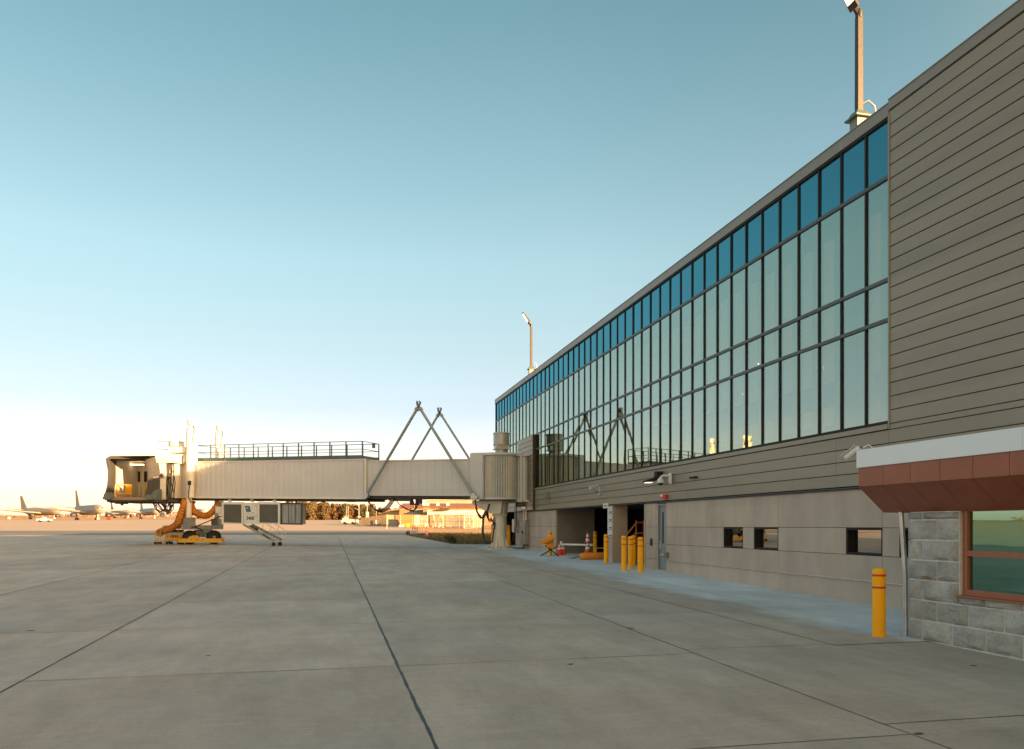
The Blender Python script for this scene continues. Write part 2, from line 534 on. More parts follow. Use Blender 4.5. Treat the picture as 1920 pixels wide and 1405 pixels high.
# concrete apron with its joints
amb = MB()
apoly = [(-140, -60), (9.6, -60), (9.6, 45), cw(-1.2, 56.0), cw(-1.57, 56.1), cw(-4.15, 56.6), cw(-11.3, 84.2), cw(-140, 83.6)]
amb.add([Vector((x, y, gz(x, y) + .008)) for x, y in apoly], [tuple(range(len(apoly)))], 0)


def strip(mb, a, b, wd, mi, jit=0., lift=.012, seg=1.0):
    a = Vector((a[0], a[1])); b = Vector((b[0], b[1])); t = b - a; L = t.length; t.normalize(); nn = Vector((-t.y, t.x))
    n = max(2, int(L / seg)); vs_ = []; off = 0
    for i in range(n + 1):
        p = a + t * (L * i / n)
        off = off * .8 + random.uniform(-1, 1) * jit
        wl = wd * random.uniform(.7, 1.3) if jit else wd
        for sgn in (-1, 1):
            q = p + nn * (off + sgn * wl * .5)
            vs_.append((q.x, q.y, gz(q.x, q.y) + lift))
    mb.add(vs_, [(2 * i, 2 * i + 1, 2 * i + 3, 2 * i + 2) for i in range(n)], mi)


XJ = [-60.9, -56.5, -52.1, -47.6, -43.2, -38.8, -34.4, -30, -25.7, -21.3, -16.9, -12.5, -8.05, -3.62]
for x in XJ[:-1]:
    strip(amb, (x, -5), (x, min(86, 79 - x * .22)), .028, 2, .004)
strip(amb, (-3.62, -8), (-3.62, 82), .026, 2, .004, seg=.4)
strip(amb, (.90, -8), (.90, 82), .035, 1, .004, seg=.18)
strip(amb, (5.18, -8), (5.18, 60), .014, 2, .008, seg=.3)
for k in range(-4, 18):
    y = 6.3 + 4.4 * k
    for (a, b) in ((-60, -3.62), (-3.62, .9), (.9, 5.18), (5.18, 9.2)):
        yy = y + random.uniform(-.03, .03) + (.35 if a > 5 else 0)
        if yy > 54 and a > .5: continue
        wd = .012
        strip(amb, (a, yy), (b, yy + random.uniform(-.02, .02)), wd, 2, .006, seg=.5)
# spalls along the joints and a few stray bits
for (px, py, r) in ((1182, 1179, .08), (1722, 1378, .05), (57, 1184, .07), (530, 1160, .05), (390, 1231, .04), (1070, 1247, .05), (1825, 1250, .05), (1098, 1233, .02)):
    p = ground(px, py); n = 9
    vs_ = []
    for k in range(n):
        rr = r * random.uniform(.5, 1.1)
        x, y = p.x + rr * cos(2 * pi * k / n) * 1.2, p.y + rr * sin(2 * pi * k / n) * .7
        vs_.append((x, y, gz(x, y) + .013))
    amb.add(vs_, [tuple(range(n))], 2)
tag(amb.build('apron', [M['apron'], M['sealant'], M['joint']]), kind='structure')
smb = MB()
sp = [(7.6, 10.37), (12.2, 11.37), (12.2, 57), cw(-1.2, 56.0), (8.9, 50)]
for poly in ([(7.6, 10.9), (18.5, 10.9), (18.5, 44), (7.6, 44)], [(7.6, 44), (12.6, 44), (12.6, 56.9), cw(-.9, 56.0), cw(-1.57, 56.0), cw(-2.2, 50), cw(-6.2, 47.6), cw(-6.6, 44.5), cw(-1.4, 43.6)]):
    smb.add([Vector((x, y, gz(x, y) + .016)) for x, y in poly], [tuple(range(len(poly)))], 0)
for y in (16.5, 21.2, 26, 31, 36, 41):
    strip(smb, (8.7, y), (11.8, y), .012, 1, .002, .020, .5)
tag(smb.build('sidewalk', [M['walk'], M['joint']]), kind='structure')

# grass verge beyond the gate: soil sheet and blades
gpoly = [cw(-11.3, 84.6), cw(-4.15, 56.9), cw(-1.4, 56.4), cw(14, 56.4), cw(60, 70), cw(60, 100), cw(-9, 95)]
sheet('verge', gpoly, M['grass_soil'], .001)


def inside(p, poly):
    c = False; j = len(poly) - 1
    for i in range(len(poly)):
        if (poly[i][1] > p[1]) != (poly[j][1] > p[1]) and p[0] < (poly[j][0] - poly[i][0]) * (p[1] - poly[i][1]) / (poly[j][1] - poly[i][1]) + poly[i][0]:
            c = not c
        j = i
    return c


gm = MB(); cnt = 0
while cnt < 9000:
    d = random.uniform(56.5, 99); xc = random.uniform(-12, 2)
    p = C(xc, d)
    if not inside((p.x, p.y), gpoly): continue
    cnt += 1
    h = random.uniform(.06, .20); wd = random.uniform(.02, .05); an = random.uniform(0, pi)
    z = gz(p.x, p.y); lx, ly = random.uniform(-.08, .08), random.uniform(-.08, .08)
    gm.add([(p.x - cos(an) * wd, p.y - sin(an) * wd, z), (p.x + cos(an) * wd, p.y + sin(an) * wd, z), (p.x + lx, p.y + ly, z + h)], [(0, 1, 2)])
tag(gm.build('grass', M['grass_blade']), 'short dry brown grass on the verge behind the white pedestal', 'grass', kind='stuff')
wm = MB()
for (px, py, s) in ((846, 1017, 1.0), (838, 1012, .6), (765, 1002, .7), (850, 1019, .8), (790, 1005, .35)):
    p = ground(px, py)
    for i in range(110):
        an = random.uniform(0, 2 * pi); r = random.uniform(0, .35) * s; h = random.uniform(.1, .75) * s
        a = Vector((p.x + r * cos(an), p.y + r * sin(an), p.z))
        tip = a + Vector((random.uniform(-.2, .2) * s, random.uniform(-.2, .2) * s, h))
        sd = Vector((cos(an + 1.5), sin(an + 1.5), 0)) * .03
        wm.add([a - sd, a + sd, tip], [(0, 1, 2)])
tag(wm.build('weeds', M['weed']), 'dark tall weeds along the edge of the concrete', 'weeds', kind='stuff')

# ------------------------------------------------------------------ terminal building
FX = 11.8
T = thing('terminal_building', (FX, 30, 0), 'long grey metal clad terminal with a two storey band of glass', 'building')
PITCH = .293
Y0, Y1 = -70.0, 57.0


def siding(mb, y0, y1, zs, X=FX, lip=.014, gap=.017, dep=.03):
    """horizontal metal panels between the groove heights zs (descending), each with a lower lip"""
    for a, b in zip(zs[:-1], zs[1:]):
        top, bot = a - gap, b
        mb.box(X, X + dep, y0, y1, bot, top, 0)
        mb.box(X - lip, X, y0, y1, bot, bot + .012, 0)
    mb.box(X + dep, X + dep + .05, y0, y1, zs[-1], zs[0], 1)


near_z = [11.10] + [10.95 - PITCH * k for k in range(0, 24)]
low_z = [4.085 - PITCH * j for j in range(0, 5)]
low_z[-1] = 2.915
mb = MB()
siding(mb, Y0, 15.02, near_z[1:] + low_z)
sid = mb.build('cladding', [M['siding'], M['siding_dark']], T)
mb = MB()
joints = [16.87, 25.05, 33.2, 41.4, 49.6]
ys = [15.026] + joints + [Y1]
for a, b in zip(ys[:-1], ys[1:]):
    siding(mb, a + .004, b - .004, low_z)
mb.box(FX + .03, FX + .078, 15.0, Y1, 2.92, 4.08, 1)
mb.build('lower_cladding', [M['siding'], M['siding_dark']], T)
# drip trim where siding meets the precast wall
mb = MB()
for (a, b) in ((Y0, 28.60), (41.13, 50.5), (53.6, Y1)):
    mb.box(FX - .03, FX + .06, a, b, 2.862, 2.885, 0)
    mb.box(FX - .012, FX + .06, a, b, 2.825, 2.846, 0)
mb.box(FX - .02, FX + .06, 28.60, 41.13, 2.862, 2.885, 0)
mb.build('drip_trim', M['frame_lip'], T)
# parapet
mb = MB()
mb.box(FX - .012, FX + .35, 15.03, Y1, 10.86, 11.12, 0)
mb.box(FX - .028, FX + .40, 15.03, Y1 + .03, 11.12, 11.145, 0)
mb.box(FX - .02, FX + .35, Y0, 15.02, 10.972, 11.185, 0)
mb.box(FX - .034, FX + .40, Y0, 15.02, 11.185, 11.21, 0)
mb.build('parapet', M['fascia'], T)
# window surround trims
mb = MB()
mb.box(FX - .02, FX + .10, 14.99, 15.035, 4.10, 10.86, 0)
mb.box(FX - .035, FX + .10, 15.035, Y1, 4.092, 4.20, 0)
mb.build('sill_trim', M['siding'], T)
# body, roof and interior of the concourse
mb = MB()
mb.box(17.5, 42, Y0, Y1 - .05, -.6, 10.9, 0)
mb.box(FX + .35, 17.5, Y0, Y1 - .05, 10.6, 10.85, 0)
mb.box(FX + .16, 17.5, 14.6, 15.0, -.6, 10.6, 0)
mb.box(FX + .10, 17.5, Y0, 14.6, 2.9, 10.6, 0)
mb.box(FX + .10, 17.5, Y1 - .35, Y1 - .05, -.6, 10.85, 0)
mb.box(FX + .12, 17.5, 15.0, Y1 - .35, 2.96, 4.10, 0)
mb.build('building_core', M['siding'], T)
mb = MB()
mb.box(FX + .14, 17.48, 15.0, Y1 - .35, 4.10, 4.12, 0)
mb.box(FX + .3, 17.48, 15.0, Y1 - .35, 9.55, 9.7, 0)
mb.box(17.40, 17.48, 15.0, Y1 - .35, 4.12, 9.55, 0)
mb.build('interior', M['inner'], T)

t1, t3, t4, SILL, HEAD = 9.57, 7.35, 6.475, 4.226, 10.80
yb = [15.04] + [15.84 + .888 * k for k in range(0, 47)] + [Y1 - .02]
SY0, SY1 = 45.4, 49.2
fm = MB()
for i, y in enumerate(yb):
    z0 = SILL
    if SY0 + .1 < y < SY1 - .1: z0 = t3
    wdt = .027
    ylo, yhi = y - wdt, y + wdt
    if i == 0: ylo, yhi = y, y + .05
    if i == len(yb) - 1: ylo, yhi = y - .05, y + .02
    fm.box(FX + .024, FX + .12, ylo, yhi, z0, HEAD + .04, 0)
for z, hh in ((t1, .04), (t3, .04), (t4, .04)):
    segs = [(15.06, Y1)]
    if z < t3 - .1: segs = [(15.06, SY0), (SY1, Y1)]
    for a, b in segs:
        fm.box(FX + .018, FX + .118, a, b, z - hh, z + hh, 1)
fm.box(FX + .01, FX + .119, 15.05, Y1, HEAD, HEAD + .055, 0)
for a, b in ((15.05, SY0), (SY1, Y1)):
    fm.box(FX + .0, FX + .119, a, b, SILL - .03, SILL + .05, 0)
fm.build('curtain_wall_frame', [M['frame'], M['frame_lip']], T)
for i in range(len(yb) - 1):
    a, b = yb[i] + .028, yb[i + 1] - .028
    if i == len(yb) - 2 and b - a < .05: continue
    g = MB()
    rows = [(t3 + .04, t1 - .04)]
    if not (SY0 < (a + b) / 2 < SY1):
        rows += [(t4 + .04, t3 - .04), (SILL + .05, t4 - .04)]
    for z0, z1 in rows:
        q_ = [random.uniform(-.0022, .0022) for _ in range(3)]; xg = FX + .056
        g.hexa([(xg + q_[0], a, z0), (xg + .012 + q_[0], a, z0), (xg + .012 + q_[1], b, z0), (xg + q_[1], b, z0), (xg + q_[2], a, z1), (xg + .012 + q_[2], a, z1), (xg + .012 + q_[1] + q_[2] - q_[0], b, z1), (xg + q_[1] + q_[2] - q_[0], b, z1)], 0)
    wo = g.build('window', M['glass'], T)
    q_ = [random.uniform(-.003, .003) for _ in range(3)]; xg = FX + .058
    s_ = MB(); s_.hexa([(xg + q_[0], a, t1 + .04), (xg + .015, a, t1 + .04), (xg + .015, b, t1 + .04), (xg + q_[1], b, t1 + .04), (xg + q_[2], a, HEAD), (xg + .015, a, HEAD), (xg + .015, b, HEAD), (xg + q_[1] + q_[2] - q_[0], b, HEAD)], 0)
    s_.build('spandrel_pane', M['spandrel'], wo)
    if i < 26 and i not in (1,):
        bl = MB()
        yy = a + .02
        bl.box(FX + .15, FX + .165, yy + .40, yy + .80, 5.45 + .02 * i, 8.98, 0); bl.box(FX + .15, FX + .165, yy + .40, yy + .80, 4.45, 4.9, 0)
        bl.build('blind', M['inner_col'], wo)
# columns and lamps seen through the glass
for k in range(8):
    cm = MB(); yy = 17.6 + 5.33 * k
    cm.lathe([(.28, 4.12), (.28, 9.55)], (13.6, yy, 0), 16)
    cm.build('interior_column', M['inner_col'], T, smooth=40)
lm = MB()
for (px, py) in ((1359, 637), (1287, 672), (1419, 682), (1388, 739), (1552, 630), (1550, 688)):
    X = 14.2; y = fy(px, X); z = H + (986 - py) / F * depth(X, y)
    lm.box(X - .05, X + .05, y - .09, y + .09, z - .03, z, 0)
lm.build('ceiling_light', M['lightspot'], T)

# cladding box around the bridge connection
mb = MB()
zz = [7.33]
while zz[-1] > 3.3: zz.append(zz[-1] - PITCH)
zz.append(2.93)
siding(mb, SY0, SY1, zz, X=FX - .16)
mb.box(FX - .15, FX + .05, SY0 + .002, SY0 + .03, 2.93, 7.31, 1)
mb.box(FX - .08, FX + .05, SY0 + .03, SY1, 2.93, 7.31, 1)
mb.box(FX - .17, FX + .03, SY0 - .01, SY1, 7.31, 7.345, 0)
mb.build('bridge_surround', [M['siding'], M['siding_dark']], T)

# ground storey of precast panels
ZR = [-.4, .76, 1.33, 1.955, 2.825]
wins = [(21.30, 22.50), (19.42, 20.70), (15.26, 16.53), (13.45, 14.73)]
ycuts = sorted(set([11.0, 28.64, 41.1, 50.5, 53.5, Y1, 26.75, 27.54, 23.6, 15.27 - .01, 33, 45.6] + [y for p in wins for y in p]))
vj = {23.6, 19.42, 15.26, 45.6}
for (sa, sb) in ((11.0, 26.75), (27.54, 28.64), (41.1, 50.5), (53.5, Y1)):
    pm = MB()
    for a, b in zip(ycuts[:-1], ycuts[1:]):
        mid = (a + b) / 2
        if b - a < .03 or not sa < mid < sb: continue
        for r, (z0, z1) in enumerate(zip(ZR[:-1], ZR[1:])):
            if r == 2 and any(p0 < mid < p1 for p0, p1 in wins): continue
            ya = a + (.005 if a in vj else 0); yb_ = b - (.005 if b in vj else 0)
            zl = z0 + (.006 if r > 0 else 0); zh = z1 - (.006 if r < 3 else 0)
            pm.box(FX + .02, FX + .10, ya, yb_, zl, zh, 0)
    pw0 = pm.build('precast_wall', M['precast'], T)
    bk = MB()
    for (a, b) in ((10.5, 13.40), (14.78, 15.21), (16.58, 19.37), (20.75, 21.25), (22.55, 26.70), (27.6, 28.6), (41.13, 50.5), (53.5, Y1 - .36)):
        if sa - 1 < a and b < sb + .1: bk.box(FX + .10, FX + .13, a, b, -.4, 2.83, 0)
    for (a, b) in wins:
        if sa < a < sb:
            bk.box(FX + .10, FX + .13, a - .05, b + .05, 1.98, 2.83, 0)
            bk.box(FX + .10, FX + .13, a - .05, b + .05, -.4, 1.31, 0)
    bk.build('wall_backing', M['siding_dark'], pw0)
# pier return beside the loading recess, and ledge rail
pr = MB()
pr.box(FX + .10, FX + .8, 28.64, 28.70, -.4, 2.86, 0)
pr.box(FX - .02, FX + .02, 28.64, 28.72, .2, 2.82, 0)
pr.box(FX - .012, FX + .02, 27.66, 27.72, .2, 2.82, 0)
pr.build('pier', M['precast'], T)
lg = MB()
y = 9.6
while y < 26.6:
    L = random.uniform(2.2, 3.4)
    lg.box(FX - .012 - random.uniform(0, .008), FX + .018, y, min(26.6, y + L - .01), .748, .768, 0)
    y += L
lg.build('wall_ledge', M['silver'], T)

for (a, b) in wins:
    fr = MB()
    x0, x1 = FX + .03, FX + .20
    t = .05
    fr.box(x0, x1, a, a + t, 1.335, 1.95, 0); fr.box(x0, x1, b - t, b, 1.335, 1.95, 0)
    fr.box(x0, x1, a + t, b - t, 1.335, 1.335 + t, 0); fr.box(x0, x1, a + t, b - t, 1.95 - t, 1.95, 0)
    fr.box(x1 - .06, x1, a + t, a + t + .05, 1.385, 1.90, 0); fr.box(x1 - .06, x1, b - t - .05, b - t, 1.385, 1.90, 0)
    f = fr.build('small_window', M['frame'], T)
    g = MB(); g.box(x1 - .03, x1 - .02, a + t + .05, b - t - .05, 1.385, 1.90, 0)
    g.build('pane', M['glass_dk'], f)
    bx = MB(); bx.box(x1 + .30, x1 + .32, a - .3, b + .3, 1.0, 2.3, 0); bx.build('room_back', M['dark'], f)

# service door
dm = MB()
zb = gz(FX, 27.1) + .03
dm.box(FX + .085, FX + .13, 26.80, 27.49, zb, 2.74, 0)
door = dm.build('door', M['door_grey'], T)
d2 = MB()
d2.box(FX + .02, FX + .13, 26.755, 26.80, zb - .3, 2.80, 0); d2.box(FX + .02, FX + .13, 27.49, 27.535, zb - .3, 2.80, 0); d2.box(FX + .02, FX + .13, 26.80, 27.49, 2.74, 2.80, 0)
d2.build('door_frame', M['door_grey'], door)
d2 = MB(); d2.box(FX + .075, FX + .085, 27.14, 27.24, 1.35, 2.50, 0); d2.build('vision_strip', M['frame'], door)
d2 = MB(); d2.box(FX + .055, FX + .085, 27.36, 27.43, 1.15, 1.45, 0); d2.tube([(FX + .03, 27.40, 1.25), (FX + .03, 27.28, 1.25)], .014); d2.tube([(FX + .08, 27.40, 1.25), (FX + .03, 27.40, 1.25)], .014)
d2.build('handle', M['silver'], door)
d2 = MB(); d2.box(FX + .0, FX + .13, 26.80, 27.49, zb - .03, zb + .012, 0); d2.build('threshold', M['silver'], door)

# loading recess: its end wall, back, ceiling and the column in the opening
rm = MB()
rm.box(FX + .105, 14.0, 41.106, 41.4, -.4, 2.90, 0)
rm.build('recess_end_wall', M['precast_shade'], T)
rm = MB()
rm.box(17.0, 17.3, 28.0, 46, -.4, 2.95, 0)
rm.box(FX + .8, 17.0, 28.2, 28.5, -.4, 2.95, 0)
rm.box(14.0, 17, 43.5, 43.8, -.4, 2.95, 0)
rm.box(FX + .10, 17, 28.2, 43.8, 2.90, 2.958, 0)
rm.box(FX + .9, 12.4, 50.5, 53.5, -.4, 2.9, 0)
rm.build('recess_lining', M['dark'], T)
cm = MB()
cm.box(FX + .02, FX + .68, 32.3, 32.9, 1.5, 2.88, 0)
cm.box(FX - .01, FX + .71, 32.27, 32.93, -.2, 1.495, 0)
colm = cm.build('column', M['precast'], T)
qm = MB()
for k in range(4):
    qm.box(FX - .012, FX + .02, 32.32, 32.88, 1.52 + k * .335, 1.52 + k * .335 + .31, 0)
qm.build('column_panel', M['cream'], colm)
qm = MB()
for k in range(4):
    qm.box(FX - .03, FX - .012, 32.36, 32.62, 1.56 + k * .335, 1.60 + k * .335, 0)
qm.build('bracket', M['frame'], colm)

# ------------------------------------------------------------------ fittings on the facade
def wallpt(px, py, X=FX):
    y = fy(px, X); return Vector((X, y, zf(py, px, X)))


sg = MB(); p = wallpt(1137, 948.5); sg.box(p.x - .05, p.x - .005, p.y - .30, p.y + .30, p.z - .11, p.z + .11, 0)
for k in range(3): sg.box(p.x - .056, p.x - .05, p.y - .16 + k * .12, p.y - .10 + k * .12, p.z - .04, p.z + .03, 1)
tag(sg.build('sign', [M['cream_lt'], M['ink']], org=p), 'small pale clearance plate above the recess column', 'sign')


def camera_bullet(p, dirv, label):
    c = thing('security_camera', p, label, 'camera', 'white security cameras on the terminal')
    dirv = Vector(dirv).normalized()
    b = MB(); q = Vector(p)
    b.lathe([(.02, -.15), (.05, -.14), (.06, -.08), (.06, .13), (.055, .15), (.045, .12)], q + dirv * .06, 16, axis=dirv)
    sid_ = dirv.cross(Vector((0, 0, 1))).normalized(); up = sid_.cross(dirv)
    b.obox(q + dirv * .09 + up * .066, dirv, sid_, up, .15, .068, .006)
    b.build('housing', M['fixture'], c, smooth=40)
    return c


p = wallpt(1127, 914); p.x -= .38
c = camera_bullet(p, (-1, -.55, -.30), 'white bullet camera high on the siding above the cones')
b = MB(); b.tube([(FX - .02, p.y + .10, p.z - .22), (p.x + .12, p.y + .04, p.z - .20), (p.x + .03, p.y, p.z - .06)], .035, 10); b.box(FX - .06, FX, p.y, p.y + .2, p.z - .34, p.z - .12, 0)
b.build('bracket', M['silver'], c, smooth=40)
b = MB(); b.tube([(p.x + .10, p.y + .05, p.z + .02), (p.x + .25, p.y + .07, p.z + .10), (p.x + .33, p.y + .09, p.z - .05), (p.x + .34, p.y + .1, p.z - .2)], .012, 6); b.build('cable', M['white'], c)

p = wallpt(1261, 902)
dc = thing('dome_camera', p, 'white dome camera on a wall arm beside the black floodlight', 'camera')
b = MB(); q = p + Vector((-.45, 0, 0)); b.lathe([(.12, -.06), (.13, 0), (.10, .07), (.05, .13)], q + Vector((0, 0, -.02)), 18); b.build('housing', M['fixture'], dc, smooth=40)
b = MB(); b.lathe([(.02, -.08), (.07, -.05), (.09, 0)], q + Vector((0, 0, -.085)), 16); b.build('lens_dome', M['frame'], dc, smooth=40)
b = MB(); b.tube([q + Vector((0, 0, .12)), q + Vector((.1, 0, .18)), p + Vector((-.02, 0, .18))], .045, 10); b.lathe([(.06, -.16), (.07, -.13), (.07, .18), (.06, .21)], p + Vector((-.08, 0, .06)), 14); b.build('bracket', M['fixture'], dc, smooth=40)

p = wallpt(1241, 899)
fl = thing('floodlight', p, 'flat black floodlight on a wall arm above the recess opening', 'wall light')
b = MB(); b.hexa([p + Vector(v) for v in ((-.70, -.18, -.12), (-.22, -.18, -.06), (-.22, .18, -.06), (-.70, .18, -.12), (-.68, -.16, -.06), (-.22, -.18, .07), (-.22, .18, .07), (-.68, .16, -.06))]); b.build('housing', M['frame'], fl)
b = MB(); b.box(p.x - .62, p.x - .42, p.y - .14, p.y + .14, p.z - .135, p.z - .118, 0); b.build('lens', M['lamp'], fl)
b = MB(); b.tube([p + Vector((-.3, 0, .05)), p + Vector((-.01, 0, .12))], .04, 8); b.box(p.x - .25, p.x - .005, p.y - .12, p.y + .12, p.z + .0, p.z + .28, 0); b.build('arm', M['frame'], fl)

p = wallpt(1030, 932)
fl = thing('floodlight', p, 'small dull grey wall light on the siding near the bridge rotunda', 'wall light')
b = MB(); b.hexa([p + Vector(v) for v in ((-.55, -.2, -.10), (-.15, -.2, -.06), (-.15, .2, -.06), (-.55, .2, -.10), (-.52, -.18, -.03), (-.15, -.2, .06), (-.15, .2, .06), (-.52, .18, -.03))]); b.build('housing', M['steel_grey'], fl)
b = MB(); b.box(p.x - .2, p.x - .005, p.y - .05, p.y + .05, p.z + .05, p.z + .25, 0); b.build('arm', M['steel_grey'], fl)

p = wallpt(1249.5, 931.5)
al = thing('alarm', p, 'red fire alarm strobe box above the grey door', 'alarm')
b = MB(); b.box(p.x - .13, p.x - .01, p.y - .14, p.y + .14, p.z - .09, p.z + .07, 0); b.build('box', M['red'], al)
b = MB(); b.lathe([(.05, 0), (.045, .06), (.02, .09)], (p.x - .13, p.y + .05, p.z + .02), 12, axis=(-1, 0, .2)); b.build('strobe', M['white'], al)
p = wallpt(1302.5, 895.5)
b = MB(); b.box(p.x - .10, p.x - .015, p.y - .22, p.y + .22, p.z - .035, p.z + .03, 0); b.box(p.x - .03, p.x - .002, p.y - .06, p.y + .06, p.z - .02, p.z + .02, 0)
tag(b.build('vent', M['frame'], org=p), 'thin black slot vent on the siding right of the floodlight', 'vent')
p = wallpt(1221, 1016.5)
b = MB(); b.box(p.x - .03, p.x + .02, p.y - .07, p.y + .07, p.z - .13, p.z + .13, 0); b.box(p.x - .036, p.x - .03, p.y - .05, p.y + .05, p.z + .02, p.z + .10, 1)
tag(b.build('card_reader', [M['ink'], M['frame_lip']], org=p), 'black card reader on the pier left of the door', 'card reader')
p = wallpt(1249, 1041)
hb = thing('hose_bib', p, 'grey metal wall hydrant box right of the door foot', 'tap')
b = MB(); b.box(p.x - .10, p.x + .018, p.y - .20, p.y + .04, p.z - .10, p.z + .10, 0); b.build('box', M['steel_grey'], hb)
b = MB(); b.lathe([(.07, 0), (.07, .05), (.04, .06), (.04, .12)], (p.x - .10, p.y + .02, p.z), 14, axis=(-1, .2, 0)); b.build('spout', M['silver'], hb, smooth=40)

# electrical cabinet with conduits
EP = .24
Y_ = fy(985, FX - EP); YE = fy(975.5, FX - EP)
p = Vector((FX, Y_, gz(FX, Y_)))
ec = thing('electrical_cabinet', p, 'tall grey electrical cabinet on the wall behind the pedestal', 'cabinet')
z0, z1 = zf(1020, 985), zf(977, 985)
b = MB(); b.box(FX - EP, FX + .01, Y_, YE, z0, z1, 0); b.box(FX - EP - .03, FX + .01, Y_ - .03, YE + .03, z1, z1 + .03, 0); b.build('body', M['steel_grey'], ec)
for k in range(2):
    b = MB(); hw = (YE - Y_) / 2; b.box(FX - EP - .02, FX - EP, Y_ + .02 + hw * k, Y_ + hw * (k + 1) - .02, z0 + .04, z1 - .04, 0); dd = b.build('door', M['steel_grey'], ec)
    b = MB(); b.box(FX - EP - .05, FX - EP - .02, Y_ + hw + (.05 if k else -.09), Y_ + hw + (.09 if k else -.05), (z0 + z1) / 2 - .08, (z0 + z1) / 2 + .1, 0); b.build('handle', M['ink'], dd)
b = MB()
for yy in (Y_ + .3, Y_ + .8):
    b.tube([(FX - .12, yy, z1), (FX - .12, yy, z1 + .75)], .055, 10)
b.box(FX - .22, FX - .02, Y_ + .1, Y_ + 1.0, z1 + .75, z1 + 1.05, 0)
b.build('conduit', M['silver'], ec, smooth=40)
b = MB()
for k, yy in enumerate((Y_ + .1, Y_ + .5)):
    b.tube([(FX - .2, yy, z0), (FX - .3, yy, z0 - .25), (FX - .45, yy + .3, p.z + .06), (FX - .6, yy + 1.1, p.z + .04), (FX - .75, Y_ + 2.2, p.z + .05)], .035, 8)
b.tube([(FX - .75, Y_ + 2.2, p.z + .05), (FX - .6, Y_ + 1.9, p.z + .4), (FX - .4, Y_ + 1.7, p.z + 1.4), (FX - .4, Y_ + 1.7, p.z + 2.8), (FX - .5, Y_ + 2.0, p.z + 3.2)], .03, 8)
b.build('power_cable', M['cable'], ec, smooth=60)
yy = fy(969.5); p = Vector((FX, yy, zf(986, 969.5)))
b = MB(); b.box(FX - .25, FX + .01, yy - .2, yy + .35, p.z - .42, p.z + .42, 0); b.box(FX - .262, FX - .25, yy - .16, yy + .31, p.z - .36, p.z + .36, 0)
b.tube([(FX - .12, yy + .1, p.z + .42), (FX - .12, yy + .1, p.z + 1.2), (FX - .12, yy - .5, p.z + 1.3)], .03, 8)
tag(b.build('switch_box', M['cream'], org=p), 'narrow pale switch box left of the electrical cabinet', 'box')

# ------------------------------------------------------------------ roof lamps
def roof_lamp(px, ptop, pbase, X, label):
    y = fy(px, X); d = depth(X, y); zt = H + (986 - ptop) / F * d; zb_ = 11.0
    r = thing('roof_lamp', (X, y, zb_), label, 'lamp', 'lamp posts on the terminal roof')
    zbk = H + (986 - pbase) / F * d
    b = MB(); b.box(X - .15, X + .15, y - .15, y + .15, 10.9, zbk - .04, 0); b.build('pedestal', M['steel_grey'], r)
    b = MB(); b.box(X - .24, X + .24, y - .24, y + .24, zbk - .04, zbk + .0, 0); b.hexa([(X - .2, y - .2, zbk), (X + .2, y - .2, zbk), (X + .2, y + .2, zbk), (X - .2, y + .2, zbk), (X - .13, y - .13, zbk + .14), (X + .13, y - .13, zbk + .14), (X + .13, y + .13, zbk + .14), (X - .13, y + .13, zbk + .14)]); b.build('base_plate', M['rail'], r)
    b = MB(); b.hexa([(X - .07, y - .07, zbk), (X + .07, y - .07, zbk), (X + .07, y + .07, zbk), (X - .07, y + .07, zbk), (X - .065, y - .065, zt), (X + .065, y - .065, zt), (X + .065, y + .065, zt), (X - .065, y + .065, zt)]); b.build('post', M['pole_bronze'], r)
    b = MB(); b.tube([(X + .08, y, zbk + .35), (X + .2, y - .1, zbk + .40), (X + .32, y - .16, zbk + .25), (X + .36, y - .18, zbk - .1)], .022, 8); b.build('cable', M['cream'], r, smooth=60)
    dv = Vector((-.40, 0, .60)).normalized()
    sd = Vector((0, 1, 0)); up = dv.cross(sd) * -1
    c0 = Vector((X, y, zt + .02))
    b = MB(); b.lathe([(.08, -.1), (.09, 0), (.08, .1)], c0 + Vector((0, 0, .05)), 12); b.tube([c0, c0 + dv * .25], .06, 8)
    b.obox(c0 + dv * .62, dv, sd, dv.cross(sd), .42, .15, .03)
    b.obox(c0 + dv * .45 + dv.cross(sd) * -.07, dv, sd, dv.cross(sd), .14, .13, .035)
    hd = b.build('lamp_head', M['pole_bronze'], r, smooth=40)
    n_ = dv.cross(sd)
    if n_.x > 0: n_ = -n_
    b = MB(); b.obox(c0 + dv * .66 + n_ * .034, dv, sd, n_, .30, .12, .006); b.build('lens', M['lamp'], hd)
    b = MB()
    for k in range(6): b.obox(c0 + dv * (.40 + .09 * k) - n_ * .06, dv, sd, n_, .012, .18, .03)
    b.build('cooling_fin', M['pole_bronze'], hd)
    return r


roof_lamp(1610.5, 32, 222, 12.75, 'brown roof lamp post standing close above the end of the glazing')
roof_lamp(996, 613, 692, 12.75, 'pale roof lamp post far along the parapet')
p = Vector((13.5, 55.0, 10.9))
b = MB(); b.tube([p, p + Vector((0, 0, 1.6))], .03, 6); b.box(p.x - .12, p.x + .12, p.y - .1, p.y + .1, p.z, p.z + .5, 0); b.tube([p + Vector((.5, -.9, 0)), p + Vector((.5, -.9, 1.2))], .02, 6)
tag(b.build('antenna', M['cream_lt'], org=p), 'thin pale antenna on the roof at the far corner', 'antenna')

# ------------------------------------------------------------------ stone block annex with copper canopy
AX = 9.27; AY = 11.37
A = thing('stone_annex', (AX, 5, gz(AX, 5)), 'grey split face block annex with copper canopy and white fascia', 'building')
mm = MB()
wy0, wy1, wz0, wz1 = -2.0, fy(1808, AX), .955, 2.24
wy1 = fy(1797, AX)
